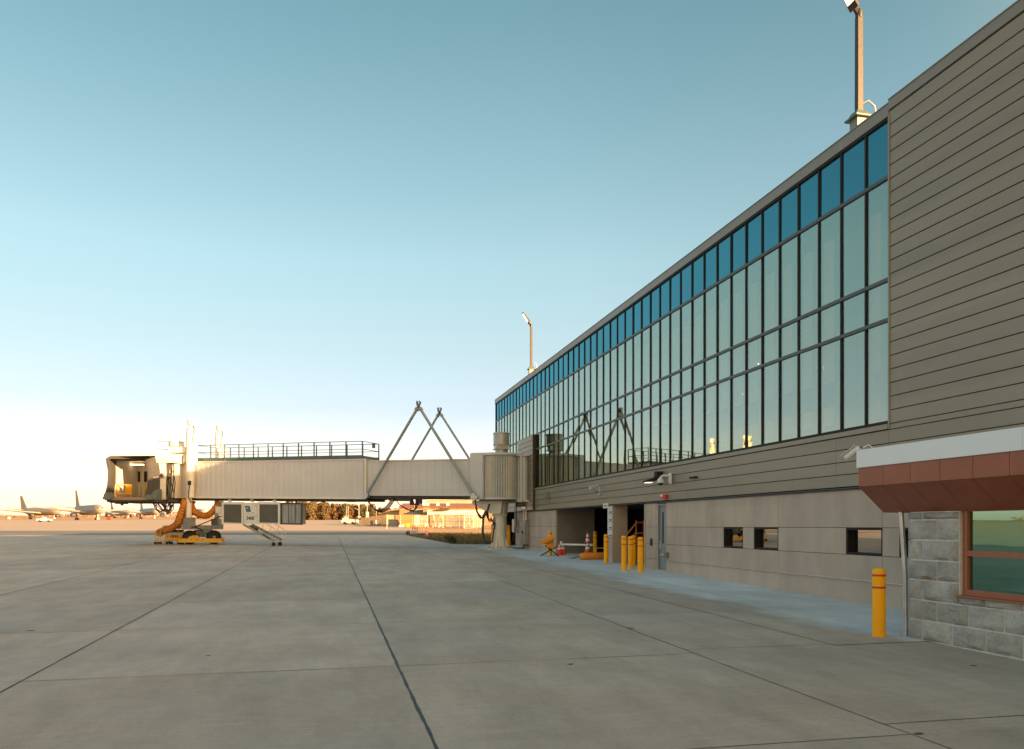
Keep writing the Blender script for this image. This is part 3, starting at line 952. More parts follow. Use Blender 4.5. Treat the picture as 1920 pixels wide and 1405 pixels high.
# mortar backing
mm.box(AX + .026, AX + .30, -12, wy0, -.3, 2.6, 0)
mm.box(AX + .026, AX + .30, wy1 + .02, AY - .05, -.3, 2.6, 0)
mm.box(AX + .026, AX + .30, wy0, wy1 + .02, -.3, wz0 - .02, 0)
mm.box(AX + .30, FX - .02, AY - .32, AY - .05, -.3, 2.6, 0)
wall = mm.build('wall', M['mortar'], A)


def rock_block(mb, X, y0, y1, z0, z1, depthv=.07, endface=False):
    n, m_ = max(3, int((y1 - y0) / .075)), 5
    b0 = len(mb.v); ph = random.uniform(0, 10)
    for j in range(m_ + 1):
        for i in range(n + 1):
            u, v = i / n, j / m_
            e = min(u, 1 - u, v, 1 - v)
            prof = min(1, e * 6) if e > 0 else 0
            x = X + .02 - depthv * prof * (.55 + .45 * sin(ph + 5 * u + 2.3 * v) * cos(ph * 2 + 4 * v)) - random.uniform(0, .010) * prof
            jy = random.uniform(-.006, .006) if 0 < u < 1 else 0
            mb.v.append(Vector((x, y0 + (y1 - y0) * u + jy, z0 + (z1 - z0) * v + random.uniform(-.004, .004))))
    for j in range(m_):
        for i in range(n):
            a = b0 + j * (n + 1) + i
            mb.f.append((a, a + n + 1, a + n + 2, a + 1)); mb.m.append(0)
    # sides back to the mortar
    ring = [b0 + i for i in range(n + 1)] + [b0 + j * (n + 1) + n for j in range(1, m_ + 1)] + [b0 + m_ * (n + 1) + i for i in range(n - 1, -1, -1)] + [b0 + j * (n + 1) for j in range(m_ - 1, 0, -1)]
    back = []
    for r in ring:
        q = mb.v[r].copy(); q.x = X + .05; back.append(len(mb.v)); mb.v.append(q)
    k = len(ring)
    for i in range(k):
        mb.f.append((ring[i], ring[(i + 1) % k], back[(i + 1) % k], back[i])); mb.m.append(0)


CH, CL, MJ = .322, .64, .024
bm_ = MB(); row = 0; z = -.16
while z < 2.12:
    y = AY - (0 if row % 2 == 0 else CL / 2)
    first = True
    yb0 = AY
    while yb0 > -11:
        L = CL if not (first and row % 2) else CL / 2
        y0_, y1_ = yb0 - L + MJ / 2, yb0 - MJ / 2
        first = False
        za, zb2 = z + MJ / 2, min(z + CH - MJ / 2, 2.21)
        if zb2 > wz0 and y1_ > wy0 and y0_ < wy1 and za < wz1 + .3:
            # meets the window opening
            if y1_ > wy1 + .06:
                rock_block(bm_, AX, max(y0_, wy1 + .012), y1_, za, zb2)
            if za < wz0 - .05 and zb2 > wz0:
                rock_block(bm_, AX, y0_, min(y1_, wy1), za, min(zb2, wz0 - .012))
        else:
            rock_block(bm_, AX, y0_, y1_, za, zb2)
        yb0 -= L
    # smooth-ish end face of the corner block, seen from the far side only
    bm_.box(AX + .03, AX + .30, AY - .049, AY + .005, z + MJ / 2, min(z + CH - MJ / 2, 2.21), 0)
    z += CH; row += 1
bm_.build('stone_facing', M['block'], wall, smooth=50)
# reveal + window
rv = MB(); rv.box(AX + .02, AX + .22, wy1 - .0, wy1 + .012, wz0, 2.5, 0); rv.build('window_reveal', M['mortar'], A)
fw = MB(); t = .085; xf0, xf1 = AX + .07, AX + .17
fw.box(xf0, xf1, wy1 - t - .01, wy1 - .01, wz0, 2.30, 0)
fw.box(xf0, xf1, wy0, wy1 - t - .01, wz0, wz0 + t, 0)
zt_ = 1.585
fw.box(xf0 - .003, xf1, wy0, wy1 - t - .01, zt_ - .04, zt_ + .04, 0)
fw.box(xf0, xf1, wy0, wy1 - t - .01, 2.215, 2.30, 0)
for yy in (wy1 - 2.6, wy1 - 5.2, wy1 - 7.6):
    fw.box(xf0, xf1, yy - .04, yy + .04, wz0 + t, zt_ - .04, 0); fw.box(xf0, xf1, yy - .04, yy + .04, zt_ + .04, 2.215, 0)
win = fw.build('window', M['copper_frame'], A)
g = MB(); g.box(AX + .12, AX + .13, wy0, wy1 - t, wz0 + t, zt_ - .04, 0); g.box(AX + .12, AX + .13, wy0, wy1 - t, zt_ + .04, 2.22, 0); g.build('pane', M['glass_green'], win)
g = MB(); g.box(AX - .06, AX + .07, wy0, wy1 - .005, wz0 - .022, wz0 - .002, 0); g.build('sill', M['copper_frame'], win)
ir = MB(); ir.box(AX + 1.6, AX + 1.7, wy0 - .5, wy1 + .3, -.2, 2.6, 0); ir.box(AX + .30, AX + 1.6, wy1 + .2, wy1 + .3, -.2, 2.6, 0)
ir.box(AX + .30, AX + 1.6, wy0 - .5, wy1 + .3, 2.55, 2.6, 0)
ir.build('interior', M['inner'], A)
for k in range(3):
    vb = MB(); vb.box(AX + .35, AX + .37, wy1 - 1.12 - .75 * k, wy1 - .62 - .75 * k, wz0 + .1, 1.50, 0); vb.build('blind', M['white'], win)
# canopy
EY = 11.97
FXo = 8.79
cp = MB()
n = 28; pw = .62
for k in range(n):
    a, b_ = EY - pw * k, EY - pw * (k + 1)
    a -= .004; b_ += .004
    cp.box(FXo + .015, FXo + .05, b_, a, 2.665, 2.985, 0)
    cp.hexa([(FXo + .015, b_, 2.66), (AX + .02, b_, 2.225), (AX + .02, a, 2.225), (FXo + .015, a, 2.66), (FXo + .05, b_, 2.668), (AX + .05, b_, 2.245), (AX + .05, a, 2.245), (FXo + .05, a, 2.668)], 0)
cp.prism([(FXo + .02, EY - .01, 2.985), (FXo + .02, EY - .01, 2.66), (AX + .02, EY - .01, 2.225), (FX - .06, EY - .01, 2.225), (FX - .06, EY - .01, 2.985)], (0, -.02, 0), 0)
cp.prism([(FXo + .05, EY - .04, 2.98), (FXo + .05, EY - .04, 2.675), (AX + .05, EY - .04, 2.25), (FX - .06, EY - .04, 2.25), (FX - .06, EY - .04, 2.98)], (0, -24, 0), 1)
can = cp.build('canopy', [M['copper'], M['siding_dark']], A)
fs = MB()
a = EY + .02
for L in (3.35, 3.35, 3.35, 3.35, 3.35, 3.35):
    fs.box(FXo - .012, FXo + .05, a - L + .005, a, 2.985, 3.285, 0); a -= L
fs.box(FXo + .05, FX - .06, EY - .01, EY + .02, 2.985, 3.285, 0)
fs.box(FXo + .05, FX - .06, EY - 20, EY - .01, 3.24, 3.28, 0)
fs.build('fascia', M['white'], can)
pc = at(1605, 845, depth(FXo + .1, EY) + .1)
c = camera_bullet(pc + Vector((0, .02, 0)), (-.6, .55, -.62), 'white bullet camera on the end of the white canopy fascia')
b = MB(); b.tube([pc + Vector((.04, -.02, -.02)), pc + Vector((.10, .0, -.12)), pc + Vector((.16, -.06, -.14))], .025, 8); b.box(pc.x + .1, pc.x + .2, EY + .02, EY + .10, pc.z - .20, pc.z - .06, 0); b.build('bracket', M['cream_lt'], c)
b = MB(); b.tube([pc + Vector((.1, -.05, .05)), pc + Vector((.18, -.1, .09)), pc + Vector((.26, -.12, .02)), pc + Vector((.28, -.1, -.1))], .010, 6); b.build('cable', M['white'], c)
pb = ground(1699, 1193)
b = MB(); b.tube([(pb.x, pb.y, pb.z), (pb.x - .01, pb.y + .01, 1.2), (pb.x - .06, pb.y + .05, 2.24)], .042, 12); b.box(pb.x - .12, pb.x + .10, pb.y - .10, pb.y + .10, pb.z, pb.z + .018, 0)
b.build('downpipe', M['silver'], A, smooth=40)

# ------------------------------------------------------------------ bollards
def bollard_mesh(h, r=.104):
    b = MB(); b.lathe([(r, -.05), (r, h - .07), (r * .93, h - .03), (r * .72, h - .008), (r * .35, h)], n=28)
    bands = MB()
    for zc in (h - .115, h - .315):
        bands.lathe([(r + .001, zc - .016), (r + .003, zc - .012), (r + .003, zc + .012), (r + .001, zc + .016)], n=28)
    return b, bands


BOL = [
    (1648, 1195, 1.14, .104, 'single yellow bollard in front of the stone annex corner'),
    (1170, 1070.5, 1.28, .098, 'yellow bollard left of the close pair in front of the dark recess'),
    (1182.5, 1067.5, 1.24, .098, 'yellow bollard between two others, half hiding the one behind it'),
    (1187.5, 1063, 1.24, .098, 'yellow bollard mostly hidden behind the middle one of the cluster'),
    (1201, 1075, 1.27, .104, 'yellow bollard in front of the pier beside the grey door'),
    (1136.5, 1057, 1.24, .098, 'yellow bollard in front of the pale recess column'),
    (1116, 1041.6, 1.23, .10, 'yellow bollard behind the fallen orange bar, against the recess wall'),
    (1031.5, 1041.6, 1.24, .10, 'yellow bollard behind the orange folded sign stand'),
    (924.5, 1029.5, 1.55, .11, 'yellow bollard left of the white bridge pedestal'),
    (953.5, 1028.5, 1.45, .11, 'yellow bollard right of the white bridge pedestal'),
]
for (px, py, h, r, lab) in BOL:
    g_ = ground(px, py)
    t_ = thing('bollard', g_, lab, 'bollard', 'yellow bollards with red bands')
    b, bands = bollard_mesh(h, r)
    b.build('post', M['yellow'], t_, org=(0, 0, 0), smooth=40)
    bands.build('band', M['redband'], t_, org=(0, 0, 0), smooth=40)

# fallen bar
p0, p1 = ground(1090, 1050.5), ground(1134, 1049.5)
p0.z += .17; p1.z += .17
fb = thing('tow_bar', ground(1110, 1050), 'thick orange yellow bar lying on the ground between bollards', 'bar')
dv = (p1 - p0).normalized()
b = MB(); b.tube([p0 - dv * .10, p0, p0 + dv * .08, p1], [.08, .14, .165, .165], 18); b.build('tube', M['orange'], fb, smooth=50)
b = MB(); b.tube([p0 - dv * .62 + Vector((0, 0, -.07)), p0 - dv * .32 + Vector((0, 0, -.05)), p0 - dv * .1], [.02, .05, .03], 10); b.build('hitch', M['steel_grey'], fb, smooth=50)
b = MB(); q = p0 + dv * .75; b.tube([q + Vector((0, 0, .14)), q + Vector((0, 0, .36)), q + dv * .62 + Vector((0, 0, .36)), q + dv * .62 + Vector((0, 0, .14))], .028, 8); b.build('handle', M['yellow_eq'], fb)

# folded sign on a spring stand
sgp = ground(1028, 1043)
ss = thing('sign_stand', sgp, 'orange rolled up sign folded on a black crossed leg stand', 'sign stand')
d = depth(sgp.x, sgp.y)
b = MB()
for dd_ in (-.12, .12):
    b.tube([at(1011, 1044, d + dd_), at(1045, 1024, d + dd_)], .028, 6)
    b.tube([at(1049, 1044, d + dd_ - .2), at(1022, 1023, d + dd_ + .1)], .028, 6)
b.tube([at(1030, 1034, d), at(1028, 1010, d)], .03, 6)
b.build('legs', M['ink'], ss)


def cloth(px, d, th, name, parent):
    n = len(px)
    f_ = [at(x, y, d - th) for x, y in px]; k_ = [at(x, y, d + th) for x, y in px]
    cen = at(sum(x for x, y in px) / n, sum(y for x, y in px) / n, d - th * 1.6)
    b = MB(); b.add(f_ + k_ + [cen], [(i, (i + 1) % n, 2 * n) for i in range(n)] + [tuple(range(2 * n - 1, n - 1, -1))] + [(i, n + i, n + (i + 1) % n, (i + 1) % n) for i in range(n)])
    return b.build(name, M['orange'], parent, smooth=60)


cloth([(1013.5, 1017), (1015, 1013), (1033, 1004), (1036, 1003.5), (1040.5, 1011), (1040, 1014), (1024, 1020), (1016, 1020)], d - .2, .14, 'sign_roll', ss)
cloth([(1023, 1020), (1037, 1014.5), (1041, 1024), (1034, 1028), (1026, 1028)], d, .10, 'sign_skirt', ss)

# traffic cones
def cone(px, py, h, r, lab, stack=0):
    g_ = ground(px, py)
    t_ = thing('traffic_cone', g_, lab, 'cone', 'orange traffic cones with white collars')
    b = MB(); b.box(-r * 1.15, r * 1.15, -r * 1.15, r * 1.15, 0, .035)
    prof = [(r * .85, .035)]
    zz_ = 0
    for s_ in range(stack + 1):
        top = h + s_ * .5
        prof.append((.035, top))
        if s_ < stack: prof.append((r * .50, top - .06))
    b.lathe(prof, n=20)
    b.build('cone_body', M['cone'], t_, org=(0, 0, 0), smooth=40)
    cl = MB()
    for s_ in range(stack + 1):
        z00 = 0 if s_ == 0 else h - .06 + (s_ - 1) * .5
        z11 = h + s_ * .5
        r00 = r * .85 if s_ == 0 else r * .50
        for (fa, fb_) in (((.48, .66), (.74, .86)) if s_ == 0 else ((.15, .40), (.55, .78))):
            ra = r00 + (.035 - r00) * fa + .005; rb = r00 + (.035 - r00) * fb_ + .005
            cl.lathe([(ra, z00 + (z11 - z00) * fa), (rb, z00 + (z11 - z00) * fb_)], n=20)
    cl.build('collar', M['cone_white'], t_, org=(0, 0, 0), smooth=40)
    return t_


cone(1049, 1041.5, .62, .20, 'left orange cone of the close pair under the pale bar end')
cone(1055.5, 1041, .62, .20, 'right orange cone of the close pair under the pale bar end')
cone(1102, 1043, .72, .23, 'tall stack of nested orange cones beside the fallen bar', 1)
cone(800, 1006.5, .60, .20, 'lone faded orange cone out on the brown grass verge')
g1, g2 = ground(1050, 1041.5), ground(1110, 1042.5)
b = MB(); a_ = at(1052, 1021, depth(g1.x, g1.y) - .02); c_ = at(1110, 1022.3, depth(g2.x, g2.y) - .25)
b.tube([a_, c_], .05, 10); b.tube([c_ - (c_ - a_).normalized() * .2, c_ + (c_ - a_).normalized() * .05], .07, 10); b.tube([a_ + Vector((0, 0, -.02)), a_ + Vector((0, 0, .16))], .06, 8)
tag(b.build('barrier_bar', M['cone_white'], org=a_), 'pale retractable bar resting across the orange cones', 'bar')

# orange stair stand inside the recess
g_ = ground(1192, 1056)
st = thing('work_stand', g_, 'orange rolling work stand, coloured darker for shade, inside the recess behind the bollards', 'work stand')
d = 32.6
b = MB()
for a_, c_ in (((1193, 976), (1193, 1055)), ((1207, 976), (1207, 1055)), ((1193, 980), (1208, 980)), ((1193, 1000), (1208, 1000)), ((1176, 1002), (1192, 982)), ((1176, 1018), (1193, 998))):
    b.tube([at(*a_, d), at(*c_, d)], .03, 6)
    b.tube([at(*a_, d + .9), at(*c_, d + .9)], .03, 6)
b.build('rail', M['stand'], st)
b = MB(); b.obox(at(1200, 1040, d + .5), C(1, 0), C(0, 1), (0, 0, 1), .22, .5, .14); b.obox(at(1190, 1047, d + .5), C(1, 0), C(0, 1), (0, 0, 1), .40, .55, .05); b.build('base', M['stand'], st)
b = MB()
for k in range(4): b.obox(at(1180 + 4 * k, 1040 - 9 * k, d + .45), C(1, 0), C(0, 1), (0, 0, 1), .12, .45, .015)
b.build('step', M['stand'], st)


# ------------------------------------------------------------------ passenger boarding bridge
R0 = C(-.77, 48.4)
U = C(-.926, .378); Vv = C(-.378, -.926)
BR = .0175


def P(u, v, z):
    q = R0 + U * u + Vv * v
    q.z = z + BR * u
    return q


def u_at(px, v):
    k = (px - 960) / F
    return ((-.77 - .378 * v) - k * (48.4 - .926 * v)) / (.926 + .378 * k)


def pbox(mb, u0, u1, v0, v1, z0, z1, mi=0):
    return mb.hexa([P(u0, v0, z0), P(u1, v0, z0), P(u1, v1, z0), P(u0, v1, z0), P(u0, v0, z1), P(u1, v0, z1), P(u1, v1, z1), P(u0, v1, z1)], mi)


def ribs(mb, u0, u1, pitch, wd, v, dep, z0, z1, mi=0):
    u = u0 + pitch * .5; s = 1 if v > 0 else -1
    while u + wd < u1:
        a, b, e = u, u + wd, .03
        q = [P(a, v, z0), P(b, v, z0), P(b - e, v + s * dep, z0), P(a + e, v + s * dep, z0), P(a, v, z1), P(b, v, z1), P(b - e, v + s * dep, z1), P(a + e, v + s * dep, z1)]
        mb.hexa(q, mi); u += pitch


B = thing('boarding_bridge', (R0.x, R0.y, gz(R0.x, R0.y)), 'long pale grey passenger boarding bridge reaching from the terminal over the apron', 'jet bridge')
gR = gz(R0.x, R0.y)
# pedestal
b = MB()
b.lathe([(.37, gR + .03), (.37, 2.62)], R0 * 1.0, 28)
b.lathe([(.36, 2.68), (.40, 3.0), (.40, 3.56)], R0 * 1.0, 28)
b.lathe([(.47, 2.60), (.47, 2.645)], R0 * 1.0, 28); b.lathe([(.47, 2.655), (.47, 2.70)], R0 * 1.0, 28)
ped = b.build('pedestal', M['pedestal'], B, smooth=35)
b = MB(); b.box(R0.x - .72, R0.x + .72, R0.y - .72, R0.y + .72, gR + .0, gR + .06)
for k in range(8):
    an = k * pi / 4 + .3; dr = Vector((cos(an), sin(an), 0)); nn = Vector((-sin(an), cos(an), 0)) * .015
    q0, q1, q2 = R0 + dr * .36, R0 + dr * .60, R0 + dr * .36
    b.prism([(q0.x, q0.y, gR + .06), (q1.x, q1.y, gR + .06), (q1.x, q1.y, gR + .14), (q2.x, q2.y, gR + .78)], nn * 2)
b.build('base_plate', M['pedestal'], ped)
b = MB()
for k in range(8):
    an = k * pi / 4 - .08; q = R0 + Vector((cos(an), sin(an), 0)) * .60
    b.lathe([(.05, gR + .06), (.05, gR + .10), (.03, gR + .10), (.03, gR + .18)], q, 8)
b.build('anchor_bolt', M['steel_grey'], ped)
# support bracket under the rotunda
b = MB()
b.prism([P(1.55, .55, 3.52), P(1.55, .55, 3.30), P(.35, .55, 2.72), P(-.3, .55, 2.72), P(-.42, .55, 3.52)], -Vv * 1.1)
b.build('support_bracket', M['pedestal'], ped)
# rotunda
b = MB(); n = 96
b.lathe([(1.25, 3.56), (1.25, 3.66)], R0, 64, 1); b.lathe([(1.20, 3.50), (1.20, 3.56)], R0, 48, 2)
b0 = len(b.v)
for z in (3.66, 6.16):
    for k in range(n):
        r = 1.15 + (.045 if k % 2 else 0)
        an = 2 * pi * k / n; b.v.append(R0 + Vector((r * cos(an), r * sin(an), z)))
for k in range(n):
    b.f.append((b0 + k, b0 + (k + 1) % n, b0 + n + (k + 1) % n, b0 + n + k)); b.m.append(0)
b.build('rotunda', [M['ribmetal'], M['cream'], M['under']], B)
b = MB(); b.lathe([(1.27, 6.16), (1.32, 6.20), (1.32, 6.26), (1.2, 6.34)], R0, 64)
b.hexa([P(.3, 1.2, 6.22), P(1.3, 1.2, 6.22), P(1.3, -1.2, 6.22), P(.3, -1.2, 6.22), P(.3, 1.2, 6.33), P(1.3, 1.2, 6.33), P(1.3, -1.2, 6.33), P(.3, -1.2, 6.33)])
b.build('rotunda_roof', M['cream'], B, smooth=35)
b = MB(); pbox(b, .55, 1.36, -1.25, 1.25, 3.55, 6.30); pbox(b, .50, .56, -1.22, 1.22, 3.6, 6.2); b.build('rotunda_collar', M['cream'], B)
b = MB()
b.box(11.05, FX - .17, R0.y - .8, R0.y + .8, 3.55, 6.15)
b.box(11.10, 11.22, R0.y - 1.1, R0.y - .7, 3.40, 6.18); b.box(11.25, 11.44, R0.y - 1.06, R0.y - .7, 3.46, 6.14)
b.box(10.95, FX - .16, R0.y - 1.12, R0.y + 1.0, 6.15, 6.22); b.box(10.95, FX - .16, R0.y - 1.0, R0.y + 1.0, 3.42, 3.55)
b.build('corridor', M['cream'], B)
# air conditioner on the rotunda roof
b = MB(); q = R0 + C(.12, .0)
b.lathe([(.34, 6.33), (.34, 6.62)], q, 24); b.box(q.x - .46, q.x + .46, q.y - .46, q.y + .46, 6.60, 6.64); b.box(q.x - .38, q.x + .38, q.y - .38, q.y + .38, 6.64, 6.86)
b.lathe([(.50, 6.86), (.50, 6.92), (.475, 6.93), (.475, 7.52), (.50, 7.53), (.50, 7.60), (.44, 7.62)], q, 36)
b.build('ventilator', M['ribmetal'], B, smooth=35)
# inner tunnel
zA0, zA1, wA = 3.80, 5.95, 1.10
b = MB(); pbox(b, 1.3, 9.6, -wA, wA, zA0, zA1)
u = 1.5
while u < 9.0:
    for s in (1, -1):
        pbox(b, u + .03, u + .535, s * wA, s * (wA + .016), zA0 + .02, zA1 - .05)
    u += .56
pbox(b, 1.3, 9.6, wA, wA + .05, zA0 - .05, zA0 + .02); pbox(b, 1.3, 9.6, -wA - .05, -wA, zA0 - .05, zA0 + .02)
pbox(b, 1.3, 8.9, wA, wA + .06, zA1 - .05, zA1 + .03); pbox(b, 1.3, 8.9, -wA - .06, wA, zA1, zA1 + .03)
tA = b.build('inner_tunnel', M['cream'], B)
b = MB(); pbox(b, 1.3, 9.2, -.98, 1.04, zA0 - .22, zA0 - .05)
b.build('underframe', M['under'], tA)
# outer tunnel
zB0, zB1, wB = 3.66, 6.05, 1.20
b = MB(); pbox(b, 8.78, 24.4, -wB, wB, zB0, zB1)
for s in (1, -1):
    ribs(b, 8.8, 24.3, .44, .24, s * wB, .012, zB0 + .03, zB1 - .06)
pbox(b, 8.70, 24.4, wB, wB + .05, zB1 - .06, zB1 + .03); pbox(b, 8.70, 24.4, -wB - .05, wB, zB1, zB1 + .03)
tB = b.build('outer_tunnel', M['cream'], B)
b = MB(); pbox(b, 8.60, 24.4, wB - .04, wB + .09, zB0 - .14, zB0); pbox(b, 8.60, 24.4, -wB - .09, -wB + .04, zB0 - .14, zB0)
pbox(b, 8.60, 8.74, wB - .02, wB + .07, zB0, zB1 + .02)
b.build('side_rail', M['cream_lt'], tB)
b = MB(); pbox(b, 8.6, 24.6, -1.02, 1.02, zB0 - .26, zB0 - .10); pbox(b, 8.74, 8.79, -wB - .03, wB + .03, zB0, zB1 + .02)
for k in range(9): pbox(b, 10 + 1.6 * k, 10.12 + 1.6 * k, -1.2, 1.16, zB0 - .20, zB0 - .13)
b.build('underframe', M['under'], tB)
# roof railing
b = MB(); posts = MB()
ua, ub, vr = 9.05, 22.6, .98
zt_, zm_, z0_ = 7.22, 6.72, 6.08
rr = .022
for v in (vr, -vr):
    for z in (zt_, zm_):
        b.tube([P(ua, v, z), P(ub, v, z)], rr if z == zt_ else .018, 6)
    pbox(b, ua, ub, v - .015, v + .015, 6.12, 6.34)
for u in (ua, ub):
    for z in (zt_, zm_): b.tube([P(u, -vr, z), P(u, vr, z)], .02, 6)
    pbox(b, u - .012, u + .012, -vr, vr, 6.12, 6.30)
rl = b.build('roof_railing', M['rail'], B)
u = ua
for v in (vr, -vr):
    for k in range(12):
        u = ua + (ub - ua) * k / 11
        pbox(posts, u - .03, u + .03, v - .03, v + .03, z0_, zt_)
        pbox(posts, u - .04, u + .04, v + .02, v + .10, 5.96, 6.16)
posts.build('post', M['rail'], rl)
b = MB(); pbox(b, ua - .03, ua + .03, -.5, -.2, 6.9, 7.2); b.build('plate', M['rail'], rl)

# cable masts (A frames)
def aframe(v, u0, ua_, u1, zap, r):
    b = MB()
    top = P(ua_, v, zap)
    f0, f1 = P(u0, v, 3.68), P(u1, v, 3.68)
    d0 = (top - f0).normalized(); d1 = (top - f1).normalized()
    b.tube([f0, top - d0 * .30], r, 12); b.tube([f1, top - d1 * .30], r, 12)
    for dd_ in (d0, d1):
        b.obox(top - dd_ * .22, dd_, Vv, dd_.cross(Vv), .10, r * 1.3, r * 1.1)
    o = b.build('cable_mast', M['strut'], B, smooth=40)
    c = MB()
    for k in range(4):
        vv = (k - 1.5) * .06
        p0 = top - d0 * .18 + Vv * vv; p1 = top - d1 * .18 + Vv * vv
        out = U * (.10 + .03 * k)
        c.tube([p0, p0 + out + Vector((0, 0, .16)), top + U * .12 + Vv * vv + Vector((0, 0, .24 + .02 * k)), top - U * .12 + Vv * vv + Vector((0, 0, .24 + .02 * k)), p1 - out + Vector((0, 0, .16)), p1], .022, 6)
    c.build('cable_loop', M['cable'], o, smooth=60)
    for fp, dd_ in ((f0, d0), (f1, d1)):
        k = MB(); k.obox(fp + dd_ * .05, dd_, Vv, dd_.cross(Vv), .2, r * 1.2, r * 1.3); k.obox(fp - Vector((0, 0, .02)), U, Vv, (0, 0, 1), .2, .14, .06)
        k.build('foot', M['silver'], o)
    return o


aframe(1.46, .95, 4.72, 8.5, 9.22, .085)
aframe(-1.46, .95, 4.80, 8.5, 9.22, .07)
# looms of cable
def sag(mb, a, b_, drop, r, n=10, jit=0.):
    a = Vector(a); b_ = Vector(b_); pts = []
    for i in range(n + 1):
        t = i / n; p = a.lerp(b_, t); p.z -= drop * 4 * t * (1 - t)
        p += Vector((random.uniform(-jit, jit), random.uniform(-jit, jit), 0)); pts.append(p)
    mb.tube(pts, r, 6)


loom = lambda bb: bb.build('cable_bundle', M['cable'], B, smooth=60)
b = MB()
for k in range(4):
    sag(b, P(8.55 - .03 * k, 1.35, 3.58), P(6.75 - .08 * k, 1.25, 3.55), .72 + .05 * k, .03)
loom(b)
b = MB()
for k in range(3):
    a_ = P(6.6, 1.2, 3.60); b.tube([a_, P(6.2, 1.2, 3.2), P(5.75 - .05 * k, 1.2, 2.92), P(5.25, 1.2, 2.78 + .03 * k), P(5.0 + .05 * k, 1.2, 3.0), P(4.85 + .1 * k, 1.2, 3.55)], .026, 6)
loom(b)
b = MB()
for k in range(4):
    sag(b, P(8.6 + 2.4 * k, 1.1, 3.48), P(11 + 2.4 * k, 1.1, 3.48), .12, .028)
loom(b)
b = MB()
for k in range(4):
    a_ = P(.95, 1.42, 3.55); b.tube([a_, P(.93 - .02 * k, 1.3, 2.85), P(.72 - .02 * k, 1.2, 2.42 + .03 * k), P(.52, 1.1, 2.45), P(.36 - .02 * k, 1.0, 2.9), P(.28 - .02 * k, .9, 3.3)], .034, 6)
loom(b)
b = MB()
for k in range(3):
    b.tube([P(.25 + .03 * k, .5, 3.0), P(.66, .5, 2.95), P(.80 + .03 * k, .5, 2.6), P(.84 + .03 * k, .5, 1.6), P(.74, .5, 1.02 + .03 * k), P(.5, .5, .90 + .03 * k), P(.24, .5, 1.05), P(.16, .5, 1.6), P(.10, .4, 2.2)], .042, 8)
for k in range(5):
    b.tube([P(.72 - .05 * k, .5, 2.95), P(.58 - .03 * k, .52, 2.5 - .06 * k), P(.42 - .02 * k, .5, 2.2 + .08 * k), P(.1, .4, 2.45 - .16 * k)], .026, 6)
loom(b)
b = MB(); pbox(b, 5.4, 6.7, .9, 1.2, 3.42, 3.56); pbox(b, 5.35, 5.5, .9, 1.2, 3.25, 3.42); pbox(b, 5.0, 5.5, .9, 1.2, 3.18, 3.27); pbox(b, 4.75, 5.1, .95, 1.2, 3.27, 3.55)
b.build('cable_carrier', M['under'], B)
b = MB(); q = at(953, 936, 47.2); b.box(10.85, 11.45, R0.y - 1.1, R0.y - .9, 3.12, 3.40); b.obox(at(962, 942, 47.4), C(1, 0), C(0, 1), (0, 0, 1), .28, .15, .04); b.build('floodlamp', M['under'], B)

# lift columns and drive carriage
UC = 22.72


def column(v, du=0):
    u = UC + du
    b = MB(); base = P(u, v, 0)
    q = Vector((base.x, base.y, 0))
    b.lathe([(.20, 1.75), (.20, 4.3)], q, 20)
    inner = b.build('lift_column', M['cream_lt'], B, smooth=40)
    b = MB(); q2 = q + C(.12, -.02)
    b.lathe([(.27, 3.95), (.27, 8.50), (.235, 8.52), (.235, 8.82), (.1, 8.86)], q2, 24)
    b.obox(q2 + C(.33, .0) + Vector((0, 0, 7.0)), C(1, 0), C(0, 1), (0, 0, 1), .11, .16, .80)
    b.build('outer_tube', M['cream_lt'], inner, smooth=40)
    b = MB(); b.lathe([(.17, 8.86), (.17, 8.98), (.24, 9.0), (.25, 9.28), (.22, 9.32)], q2 + C(.06, 0), 16)
    b.build('lift_motor', M['cream_lt'], inner, smooth=40)
    b = MB(); b.tube([q2 + C(.25, -.1) + Vector((0, 0, 8.95)), q2 + C(.30, -.1) + Vector((0, 0, 8.6)), q2 + C(.24, -.2) + Vector((0, 0, 8.2)), q2 + C(.24, -.25) + Vector((0, 0, 7.7))], .022, 6)
    if v > 0:
        b.tube([q2 + C(.1, -.3) + Vector((0, 0, 4.9)), q2 + C(.02, -.32) + Vector((0, 0, 4.4)), q2 + C(.0, -.3) + Vector((0, 0, 3.9)), q2 + C(.15, -.22) + Vector((0, 0, 3.6))], .03, 6)
        b.obox(q2 + C(.06, -.3) + Vector((0, 0, 4.95)), C(1, 0), C(0, 1), (0, 0, 1), .10, .06, .14)
    b.build('cable', M['cable'], inner, smooth=60)
    return q


q_n = column(1.62)
q_f = column(-1.55, .38)
b = MB()
mid_ = (q_n + q_f) / 2; ax = (q_f - q_n).normalized(); ay = Vector((-ax.y, ax.x, 0))
b.obox(mid_ + Vector((0, 0, 1.88)), ax, ay, (0, 0, 1), (q_f - q_n).length / 2 + .35, .26, .15)
b.obox(q_n + Vector((0, 0, 2.02)), ax, ay, (0, 0, 1), .42, .34, .06)
b.obox(q_n + Vector((.05, 0, 2.3)), ax, ay, (0, 0, 1), .28, .28, .26)
b.obox(q_f + Vector((0, 0, 2.2)), ax, ay, (0, 0, 1), .30, .30, .3)
car = b.build('carriage_beam', M['steel_grey'], B)
b = MB(); b.obox(mid_ + Vector((-.1, 0, 1.45)), ax, ay, (0, 0, 1), .35, .3, .25); b.tube([mid_ + Vector((-.5, -.5, 1.5)), mid_ + Vector((.5, .4, 1.55))], .20, 12)
b.build('drive_gearbox', M['steel_grey'], car, smooth=40)
wax = C(.45, -.89).normalized()
wd_ = 56.4
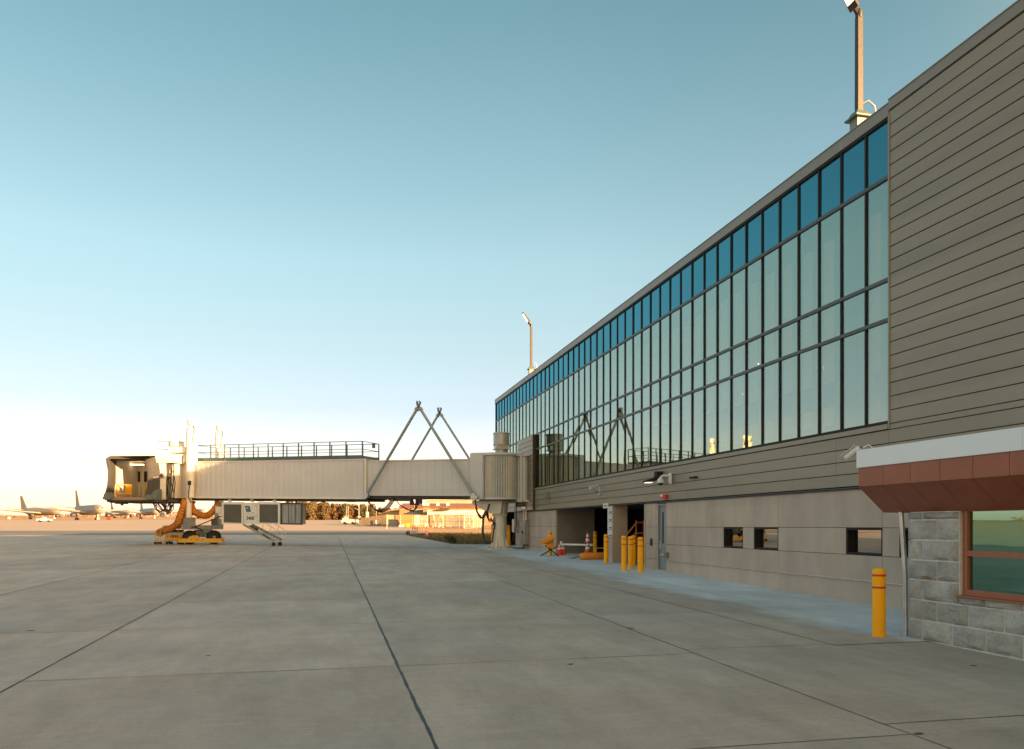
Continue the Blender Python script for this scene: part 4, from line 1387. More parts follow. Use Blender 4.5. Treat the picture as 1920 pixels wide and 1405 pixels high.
for px in (356, 396):
    pw_ = C((px - 960) / F * wd_, wd_ + (.5 if px > 380 else 0)); g0 = gz(pw_.x, pw_.y)
    b = MB(); cc = Vector((pw_.x, pw_.y, g0 + .50)); b.lathe([(.30, -.26), (.46, -.25), (.5, -.19), (.5, .19), (.46, .25), (.30, .26)], cc, 28, axis=wax)
    wh = b.build('wheel', M['rubber'], car, smooth=40)
    b = MB(); b.lathe([(.30, .20), (.29, .262), (.26, .24), (.12, .18), (.11, .28), (.05, .30)], cc, 24, axis=wax); b.build('rim', M['steel_grey'], wh, smooth=40)
b = MB()
dG = 55.6
poly = [(329.5, 1017.5), (333, 1010), (387, 1010), (392, 1010), (418, 1010), (422, 1017.5)]
b.prism([at(x, y, dG) for x, y in poly], C(0, .16))
b.prism([at(x, y, dG) for x, y in ((352, 1010.2), (361, 1004), (371, 1004.5), (374, 1010.2))], C(0, .10))
b.hexa([at(329.5, 1017.5, dG), at(333, 1017.5, dG), at(345, 1014, dG + 1.4), at(338, 1014, dG + 1.4), at(333, 1010, dG), at(336, 1010, dG), at(346, 1007, dG + 1.4), at(340, 1007, dG + 1.4)])
b.hexa([at(418, 1017.5, dG), at(422, 1017.5, dG), at(424, 1014, dG + 1.4), at(418, 1014, dG + 1.4), at(415, 1010, dG), at(418, 1010, dG), at(424, 1007, dG + 1.4), at(418, 1007, dG + 1.4)])
gd = b.build('wheel_guard', M['yellow_eq'], car)
b = MB()
for px in (340, 349, 359, 369, 380):
    b.prism([at(px - 1.4, 1013.0, dG - .004), at(px - .3, 1011.3, dG - .004), at(px + 1.4, 1011.3, dG - .004), at(px + .6, 1013.0, dG - .004)], C(0, .003))
b.build('slot', M['ink'], gd)
b = MB(); b.tube([at(359, 990, 55.0), at(368, 987, 55.0), at(416, 967.5, 54.9)], .035, 8); b.tube([at(366, 989, 55.3), at(375, 992, 55.6), at(381, 996, 56)], .05, 8); b.build('hydraulic_hose', M['cable'], car, smooth=60)

# cab at the aircraft end
K = thing  # (kept short)


def kb(mb, px0, px1, y0, y1, d0, d1, mi=0):
    """a box whose front face fills px0..px1, y0..y1 at depth d0 and runs back to d1"""
    xa, xb = (px0 - 960) / F * d0, (px1 - 960) / F * d0
    za, zb_ = H + (986 - y1) / F * d0, H + (986 - y0) / F * d0
    mb.hexa([C(xa, d0, za), C(xb, d0, za), C(xb, d1, za), C(xa, d1, za), C(xa, d0, zb_), C(xb, d0, zb_), C(xb, d1, zb_), C(xa, d1, zb_)], mi)


b = MB()
kb(b, 297.5, 311, 867, 937, 54.6, 58.5); kb(b, 311, 330, 868, 934, 55.2, 58.5)
kb(b, 291, 327, 851.5, 867.5, 54.5, 58.6)
kb(b, 326, 333, 860, 868, 55.0, 56.8)
cab = b.build('cab', M['cream_lt'], B)
b = MB(); kb(b, 300, 331, 937, 942, 54.7, 58); kb(b, 200, 300, 937.5, 941.5, 53.6, 58); kb(b, 215, 230, 940, 945, 53.8, 54.6); kb(b, 226, 229, 945, 948, 53.9, 54.1); kb(b, 205, 275, 941.3, 943, 54.0, 55)
b.build('underframe', M['under'], cab)
# cab room: walls, ceiling, floor (open towards the hood)
b = MB()
dF, dB_ = 54.9, 58.6


def kx(px, d): return (px - 960) / F * d


xl, xr = kx(214, dF), kx(297.5, dF)
zl, zh = H + (986 - 934) / F * dF, H + (986 - 861) / F * dF
b.hexa([C(xl - .06, dF, zl), C(xl, dF, zl), C(xl, dB_, zl), C(xl - .06, dB_, zl), C(xl - .06, dF, zh), C(xl, dF, zh), C(xl, dB_, zh), C(xl - .06, dB_, zh)])
b.hexa([C(xl, dB_ - .1, zl), C(xr, dB_ - .1, zl), C(xr, dB_, zl), C(xl, dB_, zl), C(xl, dB_ - .1, zh), C(xr, dB_ - .1, zh), C(xr, dB_, zh), C(xl, dB_, zh)])
b.hexa([C(xl - .06, dF, zh), C(xr, dF, zh), C(xr, dB_, zh), C(xl - .06, dB_, zh), C(xl - .06, dF, zh + .1), C(xr, dF, zh + .1), C(xr, dB_, zh + .1), C(xl - .06, dB_, zh + .1)])
b.build('cab_room', M['cream_lt'], cab)
b = MB(); b.hexa([C(kx(196, 53.4), 53.4, zl - .2), C(kx(282, 53.4), 53.4, zl - .2), C(xr, dB_, zl - .12), C(xl, dB_, zl - .12), C(kx(197, 53.4), 53.4, zl), C(kx(282, 53.4), 53.4, zl), C(xr, dB_, zl + .02), C(xl, dB_, zl + .02)])
b.build('cab_floor', M['wall_tan'], cab)
# doors at the back of the cab
for (a, c_, wn) in ((250, 264.5, (255.5, 262.5)), (265.5, 279, (270, 275.5))):
    b = MB(); kb(b, a, c_, 870, 931, dB_ - .17, dB_ - .11); dr = b.build('door', M['cream_lt'], cab)
    b = MB(); kb(b, wn[0], wn[1], 884, 904, dB_ - .20, dB_ - .172); b.build('door_window', M['frame'], dr)
b = MB(); kb(b, 240, 267, 870, 872.5, 57.2, 57.5); b.build('ceiling_lamp', M['lamp'], cab)
b = MB()
for (a, c_) in (((219, 909), (219, 935)), ((246, 909), (246, 928)), ((237, 909), (237, 927)), ((219, 909.5), (246, 909.5)), ((219, 926.5), (246, 926.5))):
    b.tube([at(*a, 55.2), at(*c_, 55.2)], .045, 6)
kb(b, 238, 245, 910, 926, 55.18, 55.22)
b.build('safety_gate', M['yellow_eq'], cab)
b = MB(); b.tube([at(277, 909, 55.2), at(273, 909, 55.2), at(272, 928, 55.2)], .05, 6); b.build('safety_gate', M['yellow_eq'], cab)
b = MB(); kb(b, 209, 217, 908, 930, 55.3, 55.7); kb(b, 210, 214, 910, 916, 55.25, 55.3, 1); b.build('control_desk', [M['steel_grey'], M['ink']], cab)
b = MB(); kb(b, 214, 217, 866, 909, 55.0, 55.1); kb(b, 233, 247, 862, 864, 55.0, 55.3); b.build('post', M['wall_tan'], cab)
# hood: folded fabric sides and top
def sheet_side(front, back, th, name):
    """front/back: lists of (px,py,d) from top to bottom"""
    b = MB(); n = len(front); m_ = 6
    rows = []
    for j in range(m_ + 1):
        t = j / m_
        for sidev in (0, 1):
            row = []
            for i in range(n):
                a_ = at(*front[i]); c_ = at(*back[i]); p = a_.lerp(c_, t)
                p += C((.05 if j % 2 else -.03) + (th if sidev else 0), 0); row.append(p)
            rows.append(row)
    base = len(b.v)
    for r in rows: b.v += r
    idx = lambda j, s, i: base + (j * 2 + s) * n + i
    for j in range(m_):
        for i in range(n - 1):
            for s in (0, 1):
                q = (idx(j, s, i), idx(j, s, i + 1), idx(j + 1, s, i + 1), idx(j + 1, s, i)); b.f.append(q if s else q[::-1]); b.m.append(0)
    for i in range(n - 1):
        b.f.append((idx(0, 0, i), idx(0, 0, i + 1), idx(0, 1, i + 1), idx(0, 1, i))); b.m.append(0)
        b.f.append((idx(m_, 1, i), idx(m_, 1, i + 1), idx(m_, 0, i + 1), idx(m_, 0, i))); b.m.append(0)
    return b.build(name, M['bellow'], cab, smooth=50)


fl_ = [(199, 859.5, 53.0), (200.5, 870, 53.0), (203, 882, 53.0), (203, 896, 53.0), (201.5, 911, 53.1), (198, 924, 53.2), (192.5, 936, 53.2)]
bl_ = [(211, 857, 55.0), (212, 870, 55.0), (213, 882, 55.0), (213, 896, 55.0), (212.5, 911, 55.0), (211, 924, 55.0), (208, 936, 55.0)]
sheet_side(fl_, bl_, .14, 'hood_side')
fr_ = [(273, 859, 54.2), (275, 870, 54.2), (278, 882, 54.2), (279, 896, 54.2), (277, 911, 54.2), (274, 924, 54.2), (271, 937, 54.2)]
br_ = [(291, 854, 54.6), (294, 866, 54.6), (297, 882, 54.6), (297, 896, 54.6), (297, 911, 54.6), (297, 924, 54.6), (297, 937.5, 54.6)]
sheet_side(fr_, br_, .14, 'hood_side')
b = MB(); b.hexa([at(199, 860.5, 53.0), at(275, 860, 54.2), at(292, 864, 54.7), at(211, 866, 55.0), at(203, 857, 53.0), at(273, 856.5, 54.2), at(291.5, 854, 54.7), at(209, 855, 55.0)])
b.build('hood_top', M['bellow'], cab)
b = MB(); b.hexa([at(208, 855.4, 53.2), at(291, 854.6, 53.2), at(296, 855, 55.2), at(212, 856, 55.2), at(208, 854.2, 53.2), at(291, 853.2, 53.2), at(296, 852, 55.2), at(212, 853, 55.2)])
b.build('hood_roof', M['cream_lt'], cab)
b = MB(); b.prism([at(282, 937.5, 53.9), at(282, 929, 53.9), at(288, 921, 53.9), at(297.5, 917, 53.9), at(297.5, 937.5, 53.9)], C(0, .5)); b.prism([at(193, 936.5, 53.0), at(195, 926, 53.0), at(204, 923, 53.0), at(208, 931, 53.0), at(207, 936.5, 53.0)], C(0, .5)); b.prism([at(271, 936.5, 53.0), at(275, 927, 53.0), at(284, 930, 53.0), at(284, 936.5, 53.0)], C(0, .6))
b.build('bumper_pad', M['bellow_pad'], cab)
b = MB(); q = at(304, 892, 54.58); b.lathe([(.20, 0), (.20, .05), (.13, .06), (.13, .10)], q, 20, axis=C(0, -1)); b.lathe([(.11, .08), (.10, .13)], q, 16, 1, axis=C(0, -1)); b.tube([at(297, 894.5, 54.4), at(287, 895.5, 54.2)], .02, 6)
b.build('alarm_bell', [M['steel_grey'], M['ink']], cab, smooth=40)
# roof unit of the cab
b = MB(); kb(b, 316, 347, 838, 848.5, 55.6, 57); q = at(331, 838, 56.3); b.lathe([(.52, 0), (.52, .30), (.45, .36)], q, 28)
b.hexa([at(320, 850.5, 55.9), at(343, 852, 55.9), at(343, 852, 56.8), at(320, 850.5, 56.8), at(318, 848.3, 55.9), at(343, 848.3, 55.9), at(343, 848.3, 56.8), at(318, 848.3, 56.8)])
kb(b, 343, 345.5, 848.5, 868, 55.8, 56.2)
b.build('cab_roof_unit', M['cream_lt'], cab, smooth=35)
b = MB()
for (a, c_) in (((296, 828), (322, 827.5)), ((296, 828), (296, 842)), ((296, 842), (316, 843)), ((322, 827.5), (345, 830)), ((322, 827.5), (322, 838))):
    b.tube([at(*a, 55.9), at(*c_, 55.9)], .02, 6)
    b.tube([at(*a, 57.2), at(*c_, 57.2)], .02, 6)
b.build('cab_railing', M['steel_grey'], cab)
# festoon of black cables beside the cab
b = MB()
for k in range(9):
    x0 = 313 + 1.6 * k
    d = 54.6 + .05 * k
    x1 = x0 + random.uniform(-4, 4)
    b.tube([at(x0, 864 + random.uniform(0, 8), d), at(x0 + random.uniform(-2, 2), 885, d), at(x0 + random.uniform(-4, 3), 905, d), at(x1, 925, d), at(x1 + random.uniform(-3, 2), 945, d), at(x1 + random.uniform(-6, 0), 955, d), at(x1 - random.uniform(6, 14), 962 + random.uniform(-3, 3), d), at(x1 - random.uniform(14, 22), 955, d + .1), at(286 + 1.5 * k, 942, d + .3)], .028, 6)
for k in range(6):
    sag(b, at(303 + k, 945, 54.6), at(326 - k, 946, 54.7), .4 + .06 * k, .026)
b.build('cable_festoon', M['cable'], cab, smooth=70)

# ------------------------------------------------------------------ air conditioning cabinet under the bridge
va = 1.12
U0, U1, U2 = u_at(566, va), u_at(525.3, va), u_at(416, va)
za, zb_ = 1.80, 3.27
ac = thing('air_conditioner', P((U0 + U2) / 2, .3, za), 'white air conditioning cabinet numbered 3400 hung below the boarding bridge', 'air conditioner')
b = MB(); pbox(b, U1, U2, .55, va - .06, za + .02, zb_ - .02)
def face(mb, px0, px1, y0, y1, off0, off1, mi=0):
    ua_, ub_ = u_at(px0, va), u_at(px1, va)
    def zz(y, u):
        dd_ = 48.4 - .926 * va + .378 * u
        return H + (986 - y) / F * dd_ - BR * u
    um = (ua_ + ub_) / 2
    pbox(mb, ub_, ua_, va + off0, va + off1, zz(y1, um), zz(y0, um), mi)
for (p0_, p1_, a_, c_) in ((416, 419.6, 941.5, 982.8), (453.2, 456, 941.5, 982.8), (483.5, 486.4, 941.5, 982.8), (521.6, 525.3, 942, 983.4)):
    face(b, p0_, p1_, a_, c_, -.06, .03)
for (p0_, p1_) in ((419.6, 453.2), (486.4, 521.6)):
    face(b, p0_, p1_, 941.6, 946, -.06, .028); face(b, p0_, p1_, 980.4, 982.9, -.06, .028)
for px in (430, 472, 514):
    face(b, px - 2.3, px + 2.3, 936, 942, -.10, .0)
b.build('frame', M['acwhite'], ac)
for (p0_, p1_) in ((419.6, 453.2), (486.4, 521.6)):
    b = MB(); face(b, p0_ + .1, p1_ - .1, 946, 980.4, -.06, -.02)
    for k in range(34):
        y = 946.6 + k * 1.0
        face(b, p0_ + .3, p1_ - .3, y, y + .55, -.02, -.004)
    b.build('grille', M['grille'], ac)
for (y0_, y1_) in ((944.6, 963.6), (964.8, 983.0)):
    b = MB(); face(b, 457.2, 482.6, y0_, y1_, -.03, .03); pn = b.build('access_panel', M['acwhite'], ac)
    b = MB(); face(b, 480.0, 481.4, y0_ + 3, y0_ + 5, .03, .05); b.build('latch', M['steel_grey'], pn)
    if y0_ < 950:
        def pt(px, y, off):
            u = u_at(px, va); dd_ = 48.4 - .926 * va + .378 * u
            return P(u, va + off, H + (986 - y) / F * dd_ - BR * u)
        b = MB()
        b.prism([pt(459.9, 949, .031), pt(468.4, 949, .031), pt(471.2, 960.2, .031), pt(462.6, 960.2, .031)], Vv * .006, 0)
        b.prism([pt(461.8, 955.4, .038), pt(469.6, 955.4, .038), pt(470.8, 959.6, .038), pt(463.2, 959.6, .038)], Vv * .004, 1)
        b.build('emblem', [M['navy'], M['teal']], pn)
        b = MB(); face(b, 473.5, 477, 961, 962.3, .03, .034); b.build('plate', M['steel_grey'], pn)

def text_mesh(txt, size, mat_, name, parent, origin, ax, az, shear=0.):
    cu = D.curves.new(name, 'FONT'); cu.body = txt; cu.size = size; cu.extrude = .006; cu.offset = .018 * size
    cu.align_x = 'CENTER'; cu.align_y = 'CENTER'; cu.shear = shear
    to = D.objects.new(name + '_tmp', cu); COL.objects.link(to)
    bpy.context.view_layer.update()
    dg = bpy.context.evaluated_depsgraph_get()
    me = D.meshes.new_from_object(to.evaluated_get(dg))
    D.objects.remove(to); D.curves.remove(cu)
    ax = Vector(ax).normalized(); az = Vector(az).normalized(); nn = ax.cross(az)
    org = ORG[parent.name]
    for v in me.vertices:
        x, y, z = v.co
        v.co = Vector(origin) + ax * x + az * y + nn * z - org
    me.materials.clear(); me.materials.append(mat_)
    me.name = name
    o = D.objects.new(name, me); COL.objects.link(o); o.parent = parent; ORG[o.name] = org
    return o


axT = (-U).copy(); axT.z = -BR
text_mesh('3400', .335, M['ink'], 'number', pn, pt(470, 972.3, .034), axT, (0, 0, 1))
text_mesh('PC', .15, M['white'], 'emblem_letters', pn, pt(465.2, 953.2, .045), axT, (0, 0, 1), -.25)
b = MB(); pbox(b, U0, U1 - .02, .72, va - .08, za + .06, zb_ - .04)
b.build('condenser', M['coil'], ac)
b = MB()
for (p0_, p1_, a_, c_) in ((525.8, 527.2, 943, 983.5), (564.4, 566, 943, 984)):
    face(b, p0_, p1_, a_, c_, -.08, .0)
face(b, 525.8, 566, 943, 945.2, -.08, .004); face(b, 525.8, 566, 981.5, 984, -.08, .006)
for px in (539.5, 552): face(b, px - .4, px + .4, 946, 981, -.08, -.06)
face(b, 553, 555.5, 938, 943, -.1, -.02)
b.build('condenser_frame', M['under'], ac)
b = MB(); face(b, 402, 413, 950, 962, -.3, -.1); face(b, 406, 416, 961, 966, -.35, -.15); b.build('junction_box', M['acwhite'], ac)

# folding service stair hanging at the bridge
g_ = ground(520, 1022)
sr = thing('service_stair', g_, 'grey metal service stair sloping down below the air conditioner to two castors', 'stairs')
dS = 53.2
b = MB()
dn, df = dS - .35, dS + .35
A0, A1 = (456, 983.5), (513, 1014.5)
Bq0, Bq1 = (472, 983.5), (529, 1012.5)
for (a, c_, dd_) in ((A0, A1, dn), (Bq0, Bq1, df)):
    b.obox((at(*a, dd_) + at(*c_, dd_)) / 2, at(*c_, dd_) - at(*a, dd_), C(0, 1), (at(*c_, dd_) - at(*a, dd_)).cross(C(0, 1)), (at(*c_, dd_) - at(*a, dd_)).length / 2, .025, .07)
fr = b.build('stringer', M['steel_grey'], sr)
for k in range(9):
    t = (k + .7) / 9.3
    a_ = at(A0[0] + (A1[0] - A0[0]) * t, A0[1] + (A1[1] - A0[1]) * t, dn); c_ = at(Bq0[0] + (Bq1[0] - Bq0[0]) * t, Bq0[1] + (Bq1[1] - Bq0[1]) * t, df)
    b = MB(); dv = c_ - a_; b.obox((a_ + c_) / 2, dv, C(1, 0), (0, 0, 1), dv.length / 2, .10, .015); b.build('step', M['steel_grey'], sr)
b = MB()
for (L, dd_) in (([(494, 983), (492, 993)], df), ([(501, 984), (521, 995), (530, 1001), (530, 1012)], df), ([(508, 988), (506, 1001)], df), ([(516, 983), (535, 995), (535, 1004)], df + .1), ([(522, 988), (520, 1003)], df + .1), ([(470, 990), (478, 995)], dn)):
    b.tube([at(x, y, dd_) for x, y in L], .02, 6)
b.build('handrail', M['silver'], sr)
b = MB(); b.obox(at(499, 1006, dS - .36), at(512, 1014, dS) - at(499, 1006, dS), C(0, 1), (0, 0, 1), .3, .02, .05); b.obox(at(476, 991, dS), at(512, 1014, dS) - at(499, 1006, dS), C(0, 1), (0, 0, 1), .25, .3, .08); b.build('counterweight', M['under'], sr)
for (px, dd_) in ((513, dn), (525, df)):
    p_ = C((px - 960) / F * dd_, dd_); g0 = gz(p_.x, p_.y)
    b = MB(); b.lathe([(.06, -.05), (.13, -.045), (.14, 0), (.13, .045), (.06, .05)], Vector((p_.x, p_.y, g0 + .14)), 18, axis=C(.3, -1)); ca = b.build('castor', M['rubber'], sr, smooth=40)
    b = MB(); b.tube([Vector((p_.x, p_.y, g0 + .14)), at(px, 1013.5, dd_)], .03, 6); b.build('fork', M['steel_grey'], ca)

# ------------------------------------------------------------------ air hoses and the hose cart
def duct(pts, r, label, pitch=.17):
    pts = [Vector(p) for p in pts]
    # Catmull-Rom resample
    out = []
    for i in range(len(pts) - 1):
        p0 = pts[max(i - 1, 0)]; p1 = pts[i]; p2 = pts[i + 1]; p3 = pts[min(i + 2, len(pts) - 1)]
        n = max(4, int((p2 - p1).length / (pitch / 4)))
        for k in range(n):
            t = k / n
            out.append(.5 * ((2 * p1) + (p2 - p0) * t + (2 * p0 - 5 * p1 + 4 * p2 - p3) * t * t + (3 * p1 - p0 - 3 * p2 + p3) * t ** 3))
    out.append(pts[-1])
    rs = [r * (1 + .13 * sin(i * pi / 2)) for i in range(len(out))]
    b = MB(); b.tube(out, rs, 18)
    return tag(b.build('air_hose', M['orange_duct'], org=pts[-1], smooth=60), label, 'hose', 'orange air hoses')


duct([at(346, 938, 55.4), at(343, 950, 55.2), at(337, 968, 55.2), at(332, 982, 55.4), at(322, 990, 55.8), at(310, 995, 56.2)], .21, 'orange ribbed air hose running down from the bridge into the yellow cart')
duct([at(346, 948, 57.4), at(344, 965, 57.3), at(340, 978, 57.2), at(334, 990, 57.0)], .20, 'orange ribbed air hose partly hidden behind the lift column')
duct([at(358, 944, 56.2), at(361, 955, 56.0), at(373, 965, 55.9), at(388, 967, 55.8), at(399, 959, 55.7), at(408, 948, 55.7), at(420, 945, 55.8)], .215, 'orange ribbed air hose looping in a wide U beside the air conditioner')
gC = ground(316, 1020.5); dC = depth(gC.x, gC.y)
hc = thing('hose_cart', gC, 'yellow wheeled hose cart with open basket in front of the lift column', 'cart')
b = MB()
def seg(mb, a, c_, d0, d1, r=.03):
    mb.tube([at(*a, dC + d0), at(*c_, dC + d1)], r, 6)
for dd_ in (-.5, .5):
    for (a, c_) in (((291, 1015), (293, 995)), ((293, 995), (301, 991)), ((301, 991), (310, 1001)), ((310, 1001), (310, 1015)), ((291, 1015), (310, 1015)), ((301, 991), (301, 1015)), ((291, 1003), (310, 1003)), ((293, 1013), (301, 1003)), ((301, 1003), (309, 1013)), ((289, 1016), (311, 1016)),
                    ((312, 1014), (312, 992)), ((312, 992), (335, 990)), ((335, 990), (345, 992)), ((312, 1013), (345, 1013)), ((312, 999), (345, 999)), ((323, 991), (323, 1013)), ((334, 991), (334, 1013)), ((344, 991), (344, 1013))):
        seg(b, a, c_, dd_, dd_)
for px, y in ((291, 1015), (312, 992), (312, 1013), (344, 1013), (344, 991), (301, 991)):
    seg(b, (px, y), (px, y), -.5, .5)
b.build('frame', M['yellow_eq'], hc)
b = MB(); kb(b, 312, 345, 1003, 1014, dC - .48, dC + .48); kb(b, 314, 330, 989.5, 992, dC - .5, dC + .5); b.prism([at(x, y, dC - .45) for x, y in ((300, 992), (307, 985.5), (316, 989), (312, 994))], C(0, .8)); b.build('basket', M['yellow_eq'], hc)
b = MB()
for k in range(4): kb(b, 320 + 4 * k, 322.6 + 4 * k, 1004, 1008, dC - .487, dC - .48)
kb(b, 314, 343, 993.5, 998, dC - .47, dC - .44)
b.build('basket_opening', M['under'], hc)
b = MB(); b.lathe([(.24, 0), (.24, .5)], at(297, 999, dC - .3), 18, axis=C(0, 1)); b.build('hose_end', M['orange_duct'], hc, smooth=40)
for (px, dd_) in ((291, -.5), (301, -.48), (313, -.5), (322, -.5), (335, -.5), (343, -.5), (296, .5), (318, .5), (340, .5)):
    p_ = C((px - 960) / F * (dC + dd_), dC + dd_); g0 = gz(p_.x, p_.y)
    b = MB(); b.lathe([(.05, -.04), (.10, -.035), (.10, .035), (.05, .04)], Vector((p_.x, p_.y, g0 + .10)), 16, axis=C(.4, -1)); b.tube([Vector((p_.x, p_.y, g0 + .1)), Vector((p_.x, p_.y, g0 + .24))], .03, 6)
    b.build('castor', M['rubber'], hc, smooth=40)

# ------------------------------------------------------------------ parked tankers
def tanker(label):
    t_ = thing('parked_aircraft', (0, 0, 0), label, 'aircraft', 'grey tanker aircraft parked on the far apron')
    o0 = (0, 0, 0)
    b = MB()
    prof = [(.05, -24), (.7, -23.4), (1.5, -19.5), (2.25, -14), (2.5, -9), (2.5, 17), (2.3, 19.5), (1.7, 22), (.8, 23.6), (.05, 24)]
    ups = {-24: 1.7, -23.4: 1.65, -19.5: 1.0, -14: .35}
    n = 20; b0 = 0
    for (r, x) in prof:
        for k in range(n):
            an = 2 * pi * k / n
            b.v.append(Vector((x, r * cos(an), 5.0 + ups.get(x, 0) - (0.25 if x > 21 else 0) + r * 1.03 * sin(an))))
    for i in range(len(prof) - 1):
        for k in range(n):
            b.f.append((i * n + k, i * n + (k + 1) % n, (i + 1) * n + (k + 1) % n, (i + 1) * n + k)); b.m.append(0)
    b.build('fuselage', M['plane'], t_, org=o0, smooth=50)

    def wing(mb, x0, x1, y0, z0, x2, x3, y1, z1, th):
        mb.hexa([(x0, y0, z0 - th), (x1, y0, z0 - th), (x3, y1, z1 - th * .3), (x2, y1, z1 - th * .3), (x0, y0, z0), (x1, y0, z0 + th), (x3, y1, z1 + th * .3), (x2, y1, z1)])
    for s in (1, -1):
        b = MB(); wing(b, -4.5, 6.5, s * 2.0, 4.0, -10.5, -8.2, s * 23.5, 6.4, .45); b.build('wing', M['plane'], t_, org=o0)
        b = MB(); wing(b, -22, -17.5, s * 1.0, 6.3, -24.5, -22.6, s * 9.3, 7.4, .2); b.build('tailplane', M['plane'], t_, org=o0)
        b = MB(); b.lathe([(.75, -2.6), (1.15, -1.6), (1.36, .6), (1.32, 2.2), (1.12, 2.35), (1.0, 1.8), (.3, 1.4)], (5.6, s * 8.0, 2.55), 18, axis=(1, 0, 0)); e = b.build('engine', M['plane_dk'], t_, org=o0, smooth=40)
        b = MB(); b.hexa([(-.5, s * 8 - .15, 4.0), (5.5, s * 8 - .15, 3.6), (5.5, s * 8 + .15, 3.6), (-.5, s * 8 + .15, 4.0), (-2, s * 8 - .15, 4.7), (2.5, s * 8 - .15, 4.5), (2.5, s * 8 + .15, 4.5), (-2, s * 8 + .15, 4.7)]); b.build('pylon', M['plane'], e, org=o0)
        b = MB(); b.tube([(-2, s * 4.6, 4), (-2, s * 4.6, .6)], .25, 8)
        for xx in (-2.7, -1.3):
            for dy in (-.5, .5): b.lathe([(.3, -.2), (.55, -.18), (.55, .18), (.3, .2)], (xx, s * 4.6 + dy, .55), 12, axis=(0, 1, 0))
        b.build('main_gear', M['rubber'], t_, org=o0)
    b = MB(); b.hexa([(-23.2, -.25, 6.6), (-15.5, -.25, 7.2), (-15.5, .25, 7.2), (-23.2, .25, 6.6), (-25.2, -.12, 15.8), (-22.2, -.12, 15.8), (-22.2, .12, 15.8), (-25.2, .12, 15.8)]); b.build('tail_fin', M['plane'], t_, org=o0)
    b = MB(); b.tube([(18.5, 0, 3), (18.5, 0, .5)], .22, 8)
    for dy in (-.35, .35): b.lathe([(.25, -.15), (.5, -.13), (.5, .13), (.25, .15)], (18.5, dy, .5), 12, axis=(0, 1, 0))
    b.build('nose_gear', M['cream_lt'], t_, org=o0)
    b = MB(); b.prism([(22.6, -1.15, 5.55), (23.2, 0, 5.55), (22.6, 1.15, 5.55), (22.0, 1.3, 6.2), (22.5, 0, 6.2), (22.0, -1.3, 6.2)], (0, 0, .02)); b.build('cockpit_window', M['ink'], t_, org=o0)
    return t_


tk = tanker('grey tanker aircraft with the tallest fin, nearest the bridge cab')
def place_plane(o, px, d, hx, hd, lab=None):
    xc = (px - 960) / F * d; p = C(xc, d)
    o.location = (p.x, p.y, gz(p.x, p.y))
    dr = C(hx, hd); o.rotation_euler = (0, 0, atan2(dr.y, dr.x))
    if lab: o['label'] = lab
place_plane(tk, 165, 405, .66, -.75)
place_plane(copy_tree(tk), 74, 530, .84, -.54, 'grey tanker aircraft directly behind the small white pickup truck')
place_plane(copy_tree(tk), 278, 570, .60, -.80, 'grey tanker aircraft half hidden under the hanging cab cables')
place_plane(copy_tree(tk), 226, 760, .72, -.69, 'small distant grey tanker aircraft between two larger ones, low under the cab')
place_plane(copy_tree(tk), 362, 640, .65, -.75, 'grey tanker aircraft glimpsed behind the orange hoses')

# white pickup
gp_ = ground(83.5, 979)
tr = thing('pickup_truck', gp_, 'small white pickup truck parked in front of the tanker aircraft', 'truck')
o0 = (0, 0, 0)
b = MB(); b.box(-2.2, 2.2, -.9, .9, .45, 1.0); b.hexa([(-.9, -.85, 1.0), (1.1, -.85, 1.0), (1.1, .85, 1.0), (-.9, .85, 1.0), (-.6, -.75, 1.7), (.6, -.75, 1.7), (.6, .75, 1.7), (-.6, .75, 1.7)]); b.build('body', M['white'], tr, org=o0)
b = MB(); b.box(-.72, .72, -.83, -.80, 1.08, 1.55); b.box(-.72, .72, .80, .83, 1.08, 1.55); b.hexa([(.72, -.7, 1.06), (1.12, -.7, 1.06), (1.12, .7, 1.06), (.72, .7, 1.06), (.62, -.7, 1.6), (.72, -.7, 1.6), (.72, .7, 1.6), (.62, .7, 1.6)]); b.build('window', M['frame'], tr, org=o0)
for x in (-1.4, 1.4):
    for y in (-.85, .85):
        b = MB(); b.lathe([(.15, -.12), (.38, -.11), (.38, .11), (.15, .12)], (x, y, .38), 16, axis=(0, 1, 0)); b.build('wheel', M['rubber'], tr, org=o0, smooth=40)
b = MB(); b.box(-.3, .3, -.5, .5, 1.70, 1.78); b.build('light_bar', M['cone'], tr, org=o0)
tr.rotation_euler = (0, 0, -TH + .25)
for (px, py, s, lab) in ((17.5, 972.5, 1.4, 'white equipment box standing alone at the apron edge'), (204, 974, 1.8, 'red engine stand cover beside the distant tanker')):
    p = ground(px, py + 1.2); b = MB()
    b.box(p.x - .5 * s, p.x + .5 * s, p.y - .5 * s, p.y + .5 * s, p.z + .15, p.z + .9 * s); b.box(p.x - .55 * s, p.x + .55 * s, p.y - .3, p.y + .3, p.z, p.z + .15); b.lathe([(.5 * s, .9 * s), (.42 * s, 1.05 * s), (.2 * s, 1.12 * s)], p, 12)
    tag(b.build('equipment_box', M['equip_white'] if 'white' in lab else M['red'], org=p, smooth=40), lab, 'equipment')

